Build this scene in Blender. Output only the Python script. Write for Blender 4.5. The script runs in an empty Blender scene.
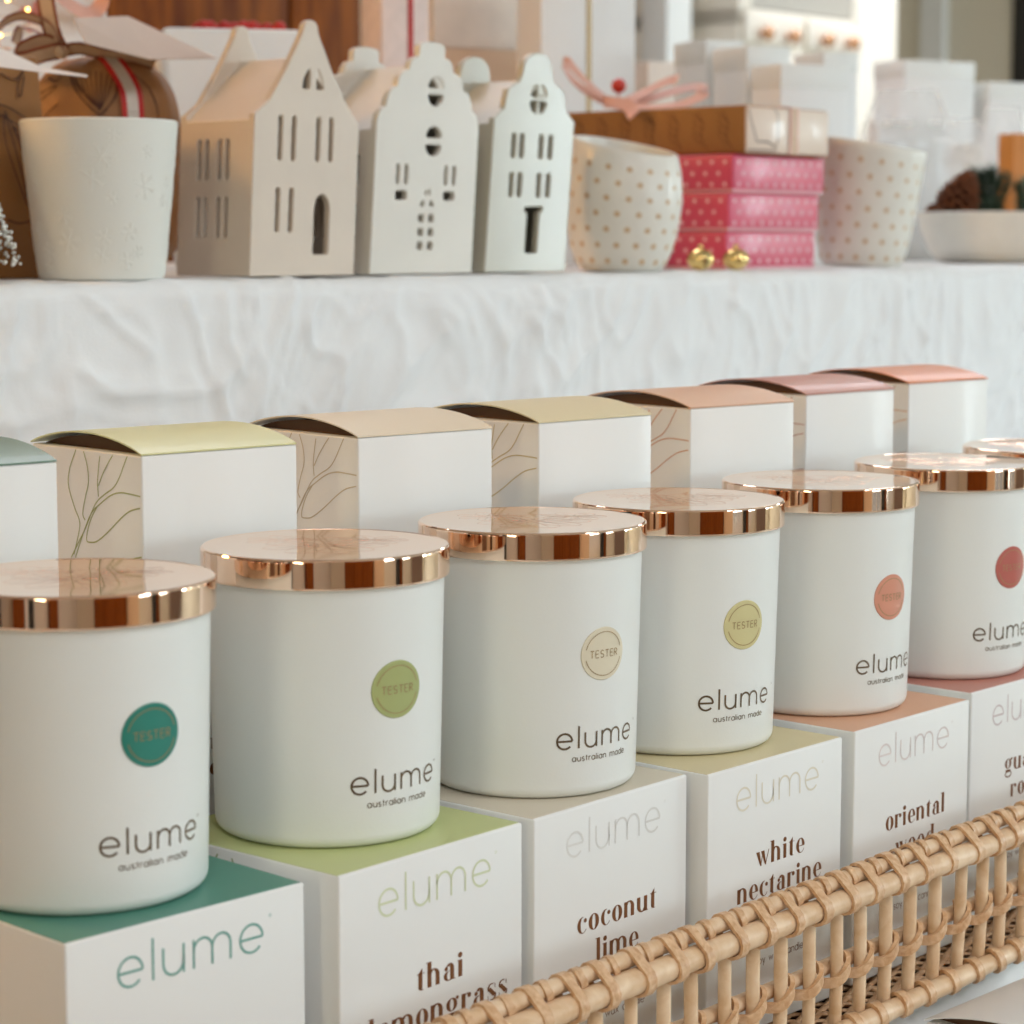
import bpy, bmesh, math, random
from mathutils import Vector, Matrix, noise
PI = math.pi
rnd = random.Random(7)
scene = bpy.context.scene
COL = scene.collection

# ------------------------------------------------------------------ frame
# Everything stands along one display line that runs at 49.2 degrees to the
# viewer.  s = distance along the line, t = distance behind it (decimetres).
TH = math.radians(49.2)
E = Vector((math.cos(TH), math.sin(TH), 0))
N = Vector((-math.sin(TH), math.cos(TH), 0))
CAMZ = 0.3473
U = 0.1
RISER = 0.3225          # top of the linen covered riser
BOXH = 0.1192           # height of one candle carton
TRAYZ = 0.006           # inside floor of the rattan tray
TOP1 = TRAYZ + BOXH     # top of the front cartons


def W(s, t, z=0.0):
    return (E * s + N * t) * U + Vector((0, 0, z))


CP, SP = math.cos(.116851), math.sin(.116851)


def at(px, py, t):
    """point on the vertical plane t that the viewer sees at (px, py)"""
    u, v = (px - 512) / 2327.43, (py - 512) / 2327.43
    d = Vector((u, CP - v * SP, -SP - v * CP))
    return d * (t * U / d.dot(N)) + Vector((0, 0, CAMZ))


def lin(c):
    c /= 255.0
    return c / 12.92 if c <= 0.04045 else ((c + 0.055) / 1.055) ** 2.4


def RGB(r, g, b):
    return (lin(r), lin(g), lin(b), 1)


# ------------------------------------------------------------------ materials
MATS = {}


def mat(name, col, rough=0.6, metal=0.0, coat=0.0, trans=0.0, spec=0.5, emit=None, estr=0.0,
        var=0.0, vscale=60.0, bump=0.0, bscale=200.0, bstretch=None, sheen=0.0, alpha=1.0, sss=0.0):
    if name in MATS:
        return MATS[name]
    m = bpy.data.materials.new(name)
    m.use_nodes = True
    nt = m.node_tree
    b = nt.nodes['Principled BSDF']
    b.inputs['Base Color'].default_value = col
    b.inputs['Roughness'].default_value = rough
    b.inputs['Metallic'].default_value = metal
    b.inputs['Coat Weight'].default_value = coat
    b.inputs['Coat Roughness'].default_value = 0.1
    b.inputs['Transmission Weight'].default_value = trans
    b.inputs['Specular IOR Level'].default_value = spec
    b.inputs['Sheen Weight'].default_value = sheen
    b.inputs['Alpha'].default_value = alpha
    if sss:
        b.inputs['Subsurface Weight'].default_value = sss
        b.inputs['Subsurface Radius'].default_value = (0.004, 0.003, 0.002)
    if emit:
        b.inputs['Emission Color'].default_value = emit
        b.inputs['Emission Strength'].default_value = estr
    tc = nt.nodes.new('ShaderNodeTexCoord')
    if var > 0:
        n = nt.nodes.new('ShaderNodeTexNoise')
        n.inputs['Scale'].default_value = vscale
        n.inputs['Detail'].default_value = 5
        nt.links.new(tc.outputs['Object'], n.inputs['Vector'])
        mp = nt.nodes.new('ShaderNodeMapRange')
        mp.inputs[1].default_value = 0.3
        mp.inputs[2].default_value = 0.7
        mp.inputs[3].default_value = 1 - var
        mp.inputs[4].default_value = 1 + var
        nt.links.new(n.outputs['Fac'], mp.inputs[0])
        mx = nt.nodes.new('ShaderNodeVectorMath')
        mx.operation = 'SCALE'
        mx.inputs[0].default_value = col[:3]
        nt.links.new(mp.outputs[0], mx.inputs['Scale'])
        nt.links.new(mx.outputs[0], b.inputs['Base Color'])
    if bump > 0:
        n = nt.nodes.new('ShaderNodeTexNoise')
        n.inputs['Scale'].default_value = bscale
        n.inputs['Detail'].default_value = 4
        if bstretch:
            mpn = nt.nodes.new('ShaderNodeMapping')
            mpn.inputs['Scale'].default_value = bstretch
            nt.links.new(tc.outputs['Object'], mpn.inputs['Vector'])
            nt.links.new(mpn.outputs[0], n.inputs['Vector'])
        else:
            nt.links.new(tc.outputs['Object'], n.inputs['Vector'])
        bp = nt.nodes.new('ShaderNodeBump')
        bp.inputs['Strength'].default_value = bump
        bp.inputs['Distance'].default_value = 0.001
        nt.links.new(n.outputs['Fac'], bp.inputs['Height'])
        nt.links.new(bp.outputs[0], b.inputs['Normal'])
    MATS[name] = m
    return m


def wood_mat(name, c1, c2, scale=(3, 3, 0.4), rough=0.5, grain=9.0):
    if name in MATS:
        return MATS[name]
    m = bpy.data.materials.new(name)
    m.use_nodes = True
    nt = m.node_tree
    b = nt.nodes['Principled BSDF']
    b.inputs['Roughness'].default_value = rough
    tc = nt.nodes.new('ShaderNodeTexCoord')
    mp = nt.nodes.new('ShaderNodeMapping')
    mp.inputs['Scale'].default_value = scale
    nt.links.new(tc.outputs['Object'], mp.inputs['Vector'])
    n = nt.nodes.new('ShaderNodeTexNoise')
    n.inputs['Scale'].default_value = grain
    n.inputs['Detail'].default_value = 8
    n.inputs['Distortion'].default_value = 0.6
    nt.links.new(mp.outputs[0], n.inputs['Vector'])
    r = nt.nodes.new('ShaderNodeValToRGB')
    r.color_ramp.elements[0].position = 0.3
    r.color_ramp.elements[0].color = c1
    r.color_ramp.elements[1].position = 0.7
    r.color_ramp.elements[1].color = c2
    nt.links.new(n.outputs['Fac'], r.inputs['Fac'])
    nt.links.new(r.outputs[0], b.inputs['Base Color'])
    MATS[name] = m
    return m


M_CARD = mat('white_card', RGB(235, 235, 231), 0.45, coat=0.08)
M_INNER = mat('shaded_card_inside', RGB(92, 64, 42), 0.85)  # brown card, darkened to carry the shade under the arched flaps
M_JAR = mat('frosted_white_glass', RGB(233, 235, 230), 0.38, coat=0.15, bump=0.05, bscale=900)
M_COPPER = mat('rose_gold_metal', (0.95, 0.69, 0.52, 1), 0.05, metal=1.0)
M_COPPERP = mat('rose_gold_embossing', (0.95, 0.67, 0.50, 1), 0.16, metal=1.0)
M_FOIL = mat('copper_foil_print', (0.22, 0.085, 0.028, 1), 0.35, metal=0.3)
M_LOGO = mat('bronze_foil_print', (0.20, 0.145, 0.09, 1), 0.3, metal=0.6)
M_GOLDP = mat('gold_foil_print', (0.40, 0.27, 0.13, 1), 0.35, metal=0.5)
M_LINEN = mat('white_linen', RGB(240, 241, 241), 0.85, sheen=0.2, bump=0.25, bscale=700)
M_TABLE = mat('white_table_paint', RGB(228, 229, 227), 0.55, bump=0.05, bscale=60)
M_KRAFT = mat('kraft_paper', RGB(156, 112, 68), 0.6, var=0.10, vscale=18, bump=0.15, bscale=90)
M_KRAFTD = mat('kraft_paper_dark', RGB(150, 100, 46), 0.55, var=0.12, vscale=16, bump=0.15, bscale=80)
M_INK = mat('brown_ink', RGB(78, 44, 26), 0.7)
M_RED = mat('red_ribbon_edge', RGB(185, 30, 22), 0.55)
M_SILVER = mat('silver_lurex_ribbon', RGB(205, 200, 190), 0.35, metal=0.3, bump=0.4, bscale=1500)
M_RIBBON = mat('brown_cream_ribbon', RGB(200, 172, 140), 0.5)
M_RIBBONE = mat('brown_ribbon_edge', RGB(132, 62, 30), 0.5)
M_PINKR = mat('dusty_pink_ribbon', RGB(224, 172, 154), 0.45)
M_CARDTAG = mat('tag_card', RGB(226, 212, 200), 0.6)
M_TAGG = mat('taupe_tag_card', RGB(196, 172, 154), 0.6)
M_POT = mat('speckle_glazed_white', RGB(228, 224, 214), 0.4, coat=0.2, var=0.03, vscale=60)
M_DOT = mat('tan_dots', RGB(208, 178, 140), 0.5)
M_BISQUE = mat('white_bisque', RGB(228, 228, 220), 0.65, bump=0.1, bscale=500)
M_HOUSE1 = mat('warm_glazed_ceramic', RGB(214, 199, 182), 0.35, coat=0.25, var=0.03, vscale=25)
M_HOUSE2 = mat('cream_glazed_ceramic', RGB(218, 212, 201), 0.35, coat=0.25, var=0.02, vscale=25)
M_HOUSE3 = mat('sage_glazed_ceramic', RGB(192, 187, 171), 0.35, coat=0.25, var=0.03, vscale=25)
M_RATTAN = wood_mat('pale_rattan', RGB(214, 176, 134), RGB(236, 208, 174), (25, 25, 25), 0.40, 4)
M_CANE = wood_mat('cane_binding', RGB(196, 148, 104), RGB(228, 192, 152), (60, 60, 60), 0.36, 5)
M_WEAVE = wood_mat('woven_cane', RGB(186, 140, 96), RGB(224, 188, 148), (40, 40, 40), 0.5, 5)
M_GOLD = mat('polished_gold', (0.85, 0.62, 0.25, 1), 0.12, metal=1)
M_BERRY = mat('red_berry', RGB(200, 42, 20), 0.3, coat=0.4)
M_DKGREEN = mat('pine_green', RGB(52, 74, 52), 0.7)
M_GREYGREEN = mat('grey_green_needles', RGB(100, 125, 105), 0.7)
M_SNOW = mat('snow_flock', RGB(236, 236, 228), 0.9)
M_CONE = mat('pine_cone_brown', RGB(112, 62, 30), 0.7, var=0.3, vscale=60)
M_PINKBOX = mat('rose_red_gift_paper', RGB(206, 66, 98), 0.36, coat=0.15)
M_PDOT = mat('pale_pink_dots', RGB(240, 190, 196), 0.4)
M_WHITEG = mat('white_gift_paper', RGB(238, 237, 235), 0.5)
M_CELLO = mat('cellophane', RGB(250, 250, 250), 0.10, spec=0.8, bump=0.8, bscale=25)
_nt = M_CELLO.node_tree
_tr = _nt.nodes.new('ShaderNodeBsdfTransparent')
_mx = _nt.nodes.new('ShaderNodeMixShader')
_mx.inputs[0].default_value = .30
_nt.links.new(_tr.outputs[0], _mx.inputs[1])
_nt.links.new(_nt.nodes['Principled BSDF'].outputs[0], _mx.inputs[2])
_nt.links.new(_mx.outputs[0], _nt.nodes['Material Output'].inputs['Surface'])
M_GREIGE = mat('greige_wall_paint', RGB(206, 192, 166), 0.8, bump=0.05, bscale=120)
M_WARMW = mat('warm_wall_paint', RGB(210, 202, 190), 0.8)
M_CREAMW = mat('cream_wall_paint', RGB(226, 218, 198), 0.8)
M_WTRIM = mat('white_trim_paint', RGB(236, 236, 232), 0.45)
M_CEIL = mat('white_ceiling_paint', RGB(236, 234, 230), 0.9)
M_FLOOR = wood_mat('oak_floor', RGB(152, 146, 136), RGB(184, 178, 166), (2, 2, 2), 0.4)
M_WOOD = wood_mat('amber_wood', RGB(96, 44, 8), RGB(150, 82, 20), (6, 6, 0.7), 0.6)
M_WOOD.node_tree.nodes['Principled BSDF'].inputs['Specular IOR Level'].default_value = .2
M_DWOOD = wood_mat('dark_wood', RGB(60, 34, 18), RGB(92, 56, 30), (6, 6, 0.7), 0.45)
M_GREYP = mat('grey_panel', RGB(200, 194, 184), 0.4)
M_HUTCH = mat('warm_white_paint', RGB(244, 236, 222), 0.45)
M_BLACK = mat('charcoal_paint', RGB(38, 36, 34), 0.5)
M_GLASS = mat('window_glass', RGB(250, 252, 255), 0.02, trans=1.0, alpha=0.25)
M_PEACHCARD = mat('peach_card', RGB(226, 196, 168), 0.6)
M_ORANGE = mat('orange_wood_block', RGB(206, 130, 58), 0.5)
M_BULB = mat('fairy_bulb', RGB(255, 200, 120), 0.4, emit=RGB(255, 190, 100), estr=9)


# ------------------------------------------------------------------ objects
def obj(name, bm, m, parent=None, smooth=None, loc=None):
    me = bpy.data.meshes.new(name)
    bm.normal_update()
    bm.to_mesh(me)
    bm.free()
    for k in (m if isinstance(m, (list, tuple)) else [m]):
        me.materials.append(k)
    if smooth is not None:
        for p in me.polygons:
            p.use_smooth = True
        me.set_sharp_from_angle(angle=math.radians(smooth))
    o = bpy.data.objects.new(name, me)
    COL.objects.link(o)
    if parent:
        o.parent = parent
    if loc is not None:
        o.location = loc
    return o


def tag(o, label, cat, group=None):
    o['label'] = label
    o['category'] = cat
    if group:
        o['group'] = group
    return o


def thing(name, label, cat, loc=(0, 0, 0), rotz=0.0, group=None):
    o = bpy.data.objects.new(name, None)
    o.empty_display_size = 0.02
    COL.objects.link(o)
    o.location = loc
    o.rotation_euler = (0, 0, rotz)
    return tag(o, label, cat, group)


def struct(name, bm, m, parent=None, smooth=None):
    o = obj(name, bm, m, parent, smooth)
    if not parent:
        o['kind'] = 'structure'
    return o


def NB():
    return bmesh.new()


def box(bm, x0, x1, y0, y1, z0, z1, bev=0.0, seg=2, mi=0, mtx=None):
    r = bmesh.ops.create_cube(bm, size=1)
    vs = r['verts']
    for v in vs:
        v.co = Vector(((x0 + x1) / 2 + v.co.x * (x1 - x0), (y0 + y1) / 2 + v.co.y * (y1 - y0),
                       (z0 + z1) / 2 + v.co.z * (z1 - z0)))
    fs = set(f for v in vs for f in v.link_faces)
    for f in fs:
        f.material_index = mi
    if bev > 0:
        es = set(e for v in vs for e in v.link_edges)
        q = bmesh.ops.bevel(bm, geom=list(es), offset=bev, segments=seg, affect='EDGES', profile=0.5)
        vs = list(set(v for f in q['faces'] for v in f.verts) | set(v for v in vs if v.is_valid))
        for f in q['faces']:
            f.material_index = mi
    if mtx:
        bmesh.ops.transform(bm, matrix=mtx, verts=[v for v in vs if v.is_valid])
    return vs


def lathe(bm, prof, seg=64, mi=0, cx=0.0, cy=0.0):
    """prof: list of (r,z) bottom to top; r==0 closes with a pole."""
    rings = []
    for r, z in prof:
        if r <= 1e-7:
            rings.append([bm.verts.new((cx, cy, z))])
        else:
            rings.append([bm.verts.new((cx + r * math.cos(2 * PI * k / seg), cy + r * math.sin(2 * PI * k / seg), z)) for k in range(seg)])
    for a, b in zip(rings[:-1], rings[1:]):
        for k in range(seg):
            k2 = (k + 1) % seg
            if len(a) == 1 and len(b) == 1:
                continue
            if len(a) == 1:
                f = bm.faces.new((a[0], b[k2], b[k]))
            elif len(b) == 1:
                f = bm.faces.new((a[k], a[k2], b[0]))
            else:
                f = bm.faces.new((a[k], a[k2], b[k2], b[k]))
            f.material_index = mi
    return rings


def tube(bm, pts, rad, seg=8, mi=0, closed=False, flat=None):
    """round tube through pts; rad a number or list; flat=(axis, factor) squashes the section."""
    n = len(pts)
    pts = [Vector(p) for p in pts]
    rings = []
    up = None
    for i, p in enumerate(pts):
        a = pts[(i - 1) % n] if (closed or i > 0) else p
        b = pts[(i + 1) % n] if (closed or i < n - 1) else p
        d = (b - a).normalized()
        if up is None:
            up = Vector((0, 0, 1)) if abs(d.z) < 0.9 else Vector((1, 0, 0))
        x = d.cross(up).normalized()
        y = x.cross(d).normalized()
        up = y
        r = rad[i] if isinstance(rad, (list, tuple)) else rad
        rings.append([bm.verts.new(p + x * (r * math.cos(2 * PI * k / seg)) + y * (r * math.sin(2 * PI * k / seg))) for k in range(seg)])
    m = n if closed else n - 1
    for i in range(m):
        a, b = rings[i], rings[(i + 1) % n]
        for k in range(seg):
            k2 = (k + 1) % seg
            f = bm.faces.new((a[k], a[k2], b[k2], b[k]))
            f.material_index = mi
    if not closed:
        f = bm.faces.new(rings[0][::-1]); f.material_index = mi
        f = bm.faces.new(rings[-1]); f.material_index = mi
    return rings


def band(bm, pts, wdir, w, th, mi=0, closed=False, mis=None):
    """flat strip following pts; wdir = width direction (vector or list); solid thickness th.
    mis=[(frac0,frac1,mat)] splits the width in coloured stripes."""
    n = len(pts)
    pts = [Vector(p) for p in pts]
    stripes = mis or [(0.0, 1.0, mi)]
    cuts = [s[0] for s in stripes] + [stripes[-1][1]]
    rows = []
    for i, p in enumerate(pts):
        a = pts[(i - 1) % n] if (closed or i > 0) else p
        b = pts[(i + 1) % n] if (closed or i < n - 1) else p
        d = (b - a).normalized()
        wd = Vector(wdir[i] if isinstance(wdir, list) else wdir)
        wd = (wd - d * wd.dot(d)).normalized()
        nn = d.cross(wd).normalized()
        ww = w[i] if isinstance(w, (list, tuple)) else w
        top = [bm.verts.new(p + wd * (ww * (c - 0.5)) + nn * th / 2) for c in cuts]
        bot = [bm.verts.new(p + wd * (ww * (c - 0.5)) - nn * th / 2) for c in cuts]
        rows.append((top, bot))
    m = n if closed else n - 1
    for i in range(m):
        (t0, b0), (t1, b1) = rows[i], rows[(i + 1) % n]
        for j in range(len(stripes)):
            f = bm.faces.new((t0[j], t0[j + 1], t1[j + 1], t1[j])); f.material_index = stripes[j][2]
            f = bm.faces.new((b0[j + 1], b0[j], b1[j], b1[j + 1])); f.material_index = stripes[j][2]
        f = bm.faces.new((b0[0], t0[0], t1[0], b1[0])); f.material_index = stripes[0][2]
        f = bm.faces.new((t0[-1], b0[-1], b1[-1], t1[-1])); f.material_index = stripes[-1][2]
    if not closed:
        for (t, b), rev in ((rows[0], 0), (rows[-1], 1)):
            q = t[::-1] + b if not rev else t + b[::-1]
            f = bm.faces.new(q); f.material_index = stripes[0][2]
    return rows


def catmull(P, n=8, closed=False):
    P = [Vector(p) for p in P]
    out = []
    L = len(P)
    rng = L if closed else L - 1
    for i in range(rng):
        p0 = P[(i - 1) % L] if (closed or i > 0) else P[0] * 2 - P[1]
        p1, p2 = P[i], P[(i + 1) % L]
        p3 = P[(i + 2) % L] if (closed or i + 2 < L) else P[-1] * 2 - P[-2]
        for k in range(n):
            t = k / n
            out.append(0.5 * ((2 * p1) + (-p0 + p2) * t + (2 * p0 - 5 * p1 + 4 * p2 - p3) * t * t + (-p0 + 3 * p1 - 3 * p2 + p3) * t ** 3))
    if not closed:
        out.append(P[-1])
    return out


# ------------------------------------------------------------------ lettering
def arc(cx, cy, rx, ry, a0, a1, n=14):
    return [(cx + rx * math.cos(math.radians(a0 + (a1 - a0) * k / n)), cy + ry * math.sin(math.radians(a0 + (a1 - a0) * k / n))) for k in range(n + 1)]


SANS = {
    'a': (0.92, [arc(.46, .5, .46, .5, 0, 360, 24), [(.92, 1), (.92, 0)]]),
    'c': (0.85, [arc(.5, .5, .5, .5, 45, 315, 20)]),
    'd': (0.92, [arc(.46, .5, .46, .5, 0, 360, 24), [(.92, 1.45), (.92, 0)]]),
    'e': (1.0, [arc(.5, .5, .5, .5, 0, 318, 26), [(0.02, .5), (1.0, .5)]]),
    'g': (0.92, [arc(.46, .5, .46, .5, 0, 360, 24), [(.92, 1)] + arc(.46, -.1, .46, .4, 0, -150, 12)]),
    'i': (0.0, [[(0, 0), (0, 1)], [(0, 1.28), (0, 1.4)]]),
    'l': (0.0, [[(0, 0), (0, 1.45)]]),
    'm': (1.6, [[(0, 0), (0, 1)], [(0, .6)] + arc(.4, .6, .4, .4, 180, 0, 12) + [(.8, 0)], [(.8, .6)] + arc(1.2, .6, .4, .4, 180, 0, 12) + [(1.6, 0)]]),
    'n': (0.84, [[(0, 0), (0, 1)], [(0, .58)] + arc(.42, .58, .42, .42, 180, 0, 12) + [(.84, 0)]]),
    'o': (1.0, [arc(.5, .5, .5, .5, 0, 360, 26)]),
    'r': (0.42, [[(0, 0), (0, 1)], arc(.42, .58, .42, .42, 180, 85, 8)]),
    's': (0.58, [arc(.29, .74, .26, .26, 40, 270, 12) + arc(.29, .25, .29, .25, 90, -145, 12)]),
    't': (0.42, [[(.2, 1.35), (.2, 0)], [(0, 1), (.42, 1)]]),
    'u': (0.86, [[(0, 1), (0, .43)] + arc(.43, .43, .43, .43, 180, 360, 12) + [(.86, .6)], [(.86, 1), (.86, 0)]]),
    'w': (1.3, [[(0, 1), (.33, 0), (.65, 1), (.97, 0), (1.3, 1)]]),
    'x': (0.8, [[(0, 1), (.8, 0)], [(0, 0), (.8, 1)]]),
    'y': (0.8, [[(0, 1), (.4, 0)], [(.8, 1), (.25, -.45)]]),
    'E': (0.7, [[(.7, 1.4), (0, 1.4), (0, 0), (.7, 0)], [(0, .74), (.62, .74)]]),
    'L': (0.6, [[(0, 1.4), (0, 0), (.6, 0)]]),
    'M': (1.1, [[(0, 0), (0, 1.4), (.55, .3), (1.1, 1.4), (1.1, 0)]]),
    'N': (0.9, [[(0, 0), (0, 1.4), (.9, 0), (.9, 1.4)]]),
    'O': (1.1, [arc(.55, .7, .55, .7, 0, 360, 24)]),
    'R': (0.75, [[(0, 0), (0, 1.4)] + arc(.4, 1.03, .33, .37, 90, -90, 10) + [(0, .66)], [(.35, .66), (.75, 0)]]),
    'S': (0.75, [arc(.37, 1.04, .34, .36, 35, 270, 12) + arc(.37, .34, .37, .34, 90, -150, 12)]),
    'T': (0.8, [[(0, 1.4), (.8, 1.4)], [(.4, 1.4), (.4, 0)]]),
    'W': (1.3, [[(0, 1.4), (.33, 0), (.65, 1.4), (.97, 0), (1.3, 1.4)]]),
    'Y': (0.9, [[(0, 1.4), (.45, .65), (.9, 1.4)], [(.45, .65), (.45, 0)]]),
}


def densify(pts, step):
    out = [pts[0]]
    for a, b in zip(pts[:-1], pts[1:]):
        L = math.hypot(b[0] - a[0], b[1] - a[1])
        n = max(1, int(L / step))
        for k in range(1, n + 1):
            out.append((a[0] + (b[0] - a[0]) * k / n, a[1] + (b[1] - a[1]) * k / n))
    return out


def stroke(bm, pts, w, f, mi=0, ridge=0.0, step=None):
    """flat ribbon of width w along 2-D pts, mapped to space by f(x,y,h)."""
    if step:
        pts = densify(pts, step)
    pts = [p for i, p in enumerate(pts) if i == 0 or math.hypot(p[0] - pts[i - 1][0], p[1] - pts[i - 1][1]) > 1e-9]
    n = len(pts)
    if n < 2:
        return
    closed = math.hypot(pts[0][0] - pts[-1][0], pts[0][1] - pts[-1][1]) < 1e-6
    rows = []
    for i in range(n):
        if closed:
            a, b = pts[(i - 1) if i > 0 else n - 2], pts[(i + 1) if i < n - 1 else 1]
        else:
            a, b = pts[max(0, i - 1)], pts[min(n - 1, i + 1)]
        dx, dy = b[0] - a[0], b[1] - a[1]
        L = math.hypot(dx, dy) or 1
        nx, ny = -dy / L * w / 2, dx / L * w / 2
        x, y = pts[i]
        row = [bm.verts.new(f(x - nx, y - ny, 0)), bm.verts.new(f(x + nx, y + ny, 0))]
        if ridge:
            row.insert(1, bm.verts.new(f(x, y, ridge)))
        rows.append(row)
    for r0, r1 in zip(rows[:-1], rows[1:]):
        for j in range(len(r0) - 1):
            fc = bm.faces.new((r0[j], r1[j], r1[j + 1], r0[j + 1]))
            fc.material_index = mi


def sans_width(txt, gap, sp=0.55):
    w = 0
    for i, ch in enumerate(txt):
        w += sp if ch == ' ' else SANS[ch][0]
        if i < len(txt) - 1:
            w += gap
    return w


def sans(bm, txt, xh, gap, w, f, cx=0.0, base=0.0, mi=0, step=None):
    """thin geometric lettering centred on cx"""
    x = -sans_width(txt, gap) / 2
    for ch in txt:
        if ch == ' ':
            x += 0.55 + gap
            continue
        adv, polys = SANS[ch]
        for p in polys:
            stroke(bm, [(cx + (x + a) * xh, base + b * xh) for a, b in p], w, f, mi, step=step or xh * 0.4)
        x += adv + gap


def rg(x0, x1, y0, y1):
    return [[(x0, y0), (x1, y0), (x1, y1), (x0, y1)]]


def bowl(cx, cy, rx, ry, ix, iy, a0, a1, dx=0.0, n=14):
    q = []
    for k in range(n):
        A, B = math.radians(a0 + (a1 - a0) * k / n), math.radians(a0 + (a1 - a0) * (k + 1) / n)
        q.append([(cx + rx * math.cos(A), cy + ry * math.sin(A)), (cx + rx * math.cos(B), cy + ry * math.sin(B)),
                  (cx + dx + ix * math.cos(B), cy + iy * math.sin(B)), (cx + dx + ix * math.cos(A), cy + iy * math.sin(A))])
    return q


def ball(cx, cy, r, n=12):
    return [[(cx + r * math.cos(2 * PI * k / n), cy + r * math.sin(2 * PI * k / n)) for k in range(n)]]


S_ = 0.30
H_ = 0.045


def _n(x):
    return rg(x, x + S_, 0, 1) + bowl(x + S_ + .16, .62, .46, .42, .16, .33, 0, 150) + rg(x + S_ + .32, x + 2 * S_ + .32, 0, .63)


DIDONE = {
    'a': (.92, rg(.5, .8, 0, .72) + bowl(.48, .7, .32, .32, .02, .25, 0, 150) + ball(.2, .72, .13) + bowl(.4, .28, .4, .3, .14, .25, 80, 300) + rg(.8, .9, 0, H_)),
    'c': (.82, bowl(.46, .5, .46, .53, .17, .48, 80, 280) + bowl(.46, .5, .40, .53, .36, .48, 280, 325) + ball(.7, .76, .14)),
    'd': (1.05, bowl(.45, .5, .45, .52, .17, .46, 70, 290) + rg(.62, .92, 0, 1.5) + rg(.52, .62, 1.5 - H_, 1.5) + rg(.92, 1.02, 0, H_)),
    'e': (.86, bowl(.46, .5, .46, .53, .17, .48, 60, 290) + bowl(.46, .5, .42, .53, .16, .48, 0, 60) + rg(.2, .86, .5 - H_, .5 + .01) + bowl(.46, .5, .42, .53, .38, .48, 290, 330)),
    'g': (1.0, bowl(.42, .62, .42, .4, .15, .35, 0, 360, n=24) + bowl(.45, -.22, .45, .28, .36, .16, 0, 360, n=20) + rg(.1, .75, 0.0, .14) + ball(.85, .95, .11)),
    'h': (1.05, rg(0, S_, 0, 1.5) + bowl(S_ + .16, .62, .46, .42, .16, .33, 0, 150) + rg(S_ + .32, 2 * S_ + .32, 0, .63) + rg(-.1, 0, 1.5 - H_, 1.5)),
    'i': (.42, rg(.03, .33, 0, 1) + ball(.18, 1.3, .17) + rg(-.05, .03, 1 - H_, 1)),
    'l': (.42, rg(.03, .33, 0, 1.5) + rg(-.07, .03, 1.5 - H_, 1.5)),
    'm': (1.6, _n(0) + bowl(2 * S_ + .48, .62, .46, .42, .16, .33, 0, 150) + rg(2 * S_ + .64, 3 * S_ + .64, 0, .63)),
    'n': (1.02, _n(0)),
    'o': (.92, bowl(.46, .5, .46, .53, .15, .49, 0, 360, n=28)),
    'r': (.76, rg(0, S_, 0, 1) + bowl(.45, .6, .3, .4, .24, .34, 60, 180) + ball(.6, .84, .15)),
    's': (.72, bowl(.34, .74, .33, .29, .2, .22, 60, 220) + [[(.02, .68), (.25, .78), (.7, .32), (.45, .2)]] + bowl(.36, .27, .34, .29, .2, .22, 240, 390) + rg(.02, .07, 0.02, .3) + rg(.58, .63, .72, .98)),
    't': (.6, rg(.1, .4, .1, 1.0) + [[(.1, 1.0), (.4, 1.0), (.4, 1.3)]] + rg(0, .56, 1 - H_, 1) + bowl(.36, .2, .26, .22, .0, .15, 180, 300)),
    'u': (1.04, rg(0, S_, .35, 1) + bowl(.46, .38, .46, .4, .16, .32, 180, 330) + rg(.64, .94, 0, 1) + rg(.94, 1.02, 0, H_)),
    'v': (.9, [[(0, 1), (.33, 1), (.58, 0), (.45, 0)], [(.45, 0), (.54, 0), (.88, 1), (.81, 1)]]),
    'w': (1.35, [[(0, 1), (.33, 1), (.56, 0), (.42, 0)], [(.42, 0), (.5, 0), (.72, .95), (.66, .95)], [(.48, 1), (.82, 1), (1.02, 0), (.9, 0)], [(.9, 0), (.98, 0), (1.32, 1), (1.25, 1)]]),
}


def didone(bm, txt, xh, gap, f, cx, base, mi=0):
    w = sum(DIDONE[c][0] for c in txt) + gap * (len(txt) - 1)
    x = -w / 2
    for c in txt:
        adv, polys = DIDONE[c]
        for p in polys:
            q = [f(cx + (x + a) * xh * 1.13, base + b * xh, 0) for a, b in p]
            try:
                fc = bm.faces.new([bm.verts.new(v) for v in q])
                fc.material_index = mi
            except ValueError:
                pass
        x += adv + gap


# ------------------------------------------------------------------ candle cartons
BW = 0.1
BRANCH_PX = [
    [(410, 890), (465, 790), (520, 690), (590, 540), (650, 480), (720, 430), (760, 370), (790, 300), (820, 230)],
    [(440, 890), (500, 730), (560, 600), (620, 540), (700, 480), (770, 460), (850, 470), (915, 482)],
    [(915, 550), (830, 575), (760, 630), (680, 710), (600, 775), (550, 785), (525, 775), (530, 720), (560, 630), (600, 560)],
    [(430, 870), (470, 720), (475, 650), (440, 560), (400, 420), (410, 320), (440, 240), (460, 190)],
    [(515, 645), (500, 600), (520, 500), (545, 400), (540, 300), (515, 200)],
    [(615, 490), (610, 400), (620, 300), (630, 230)],
    [(615, 420), (650, 340), (690, 270), (720, 225)],
    [(825, 880), (880, 865), (930, 855)],
]


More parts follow.
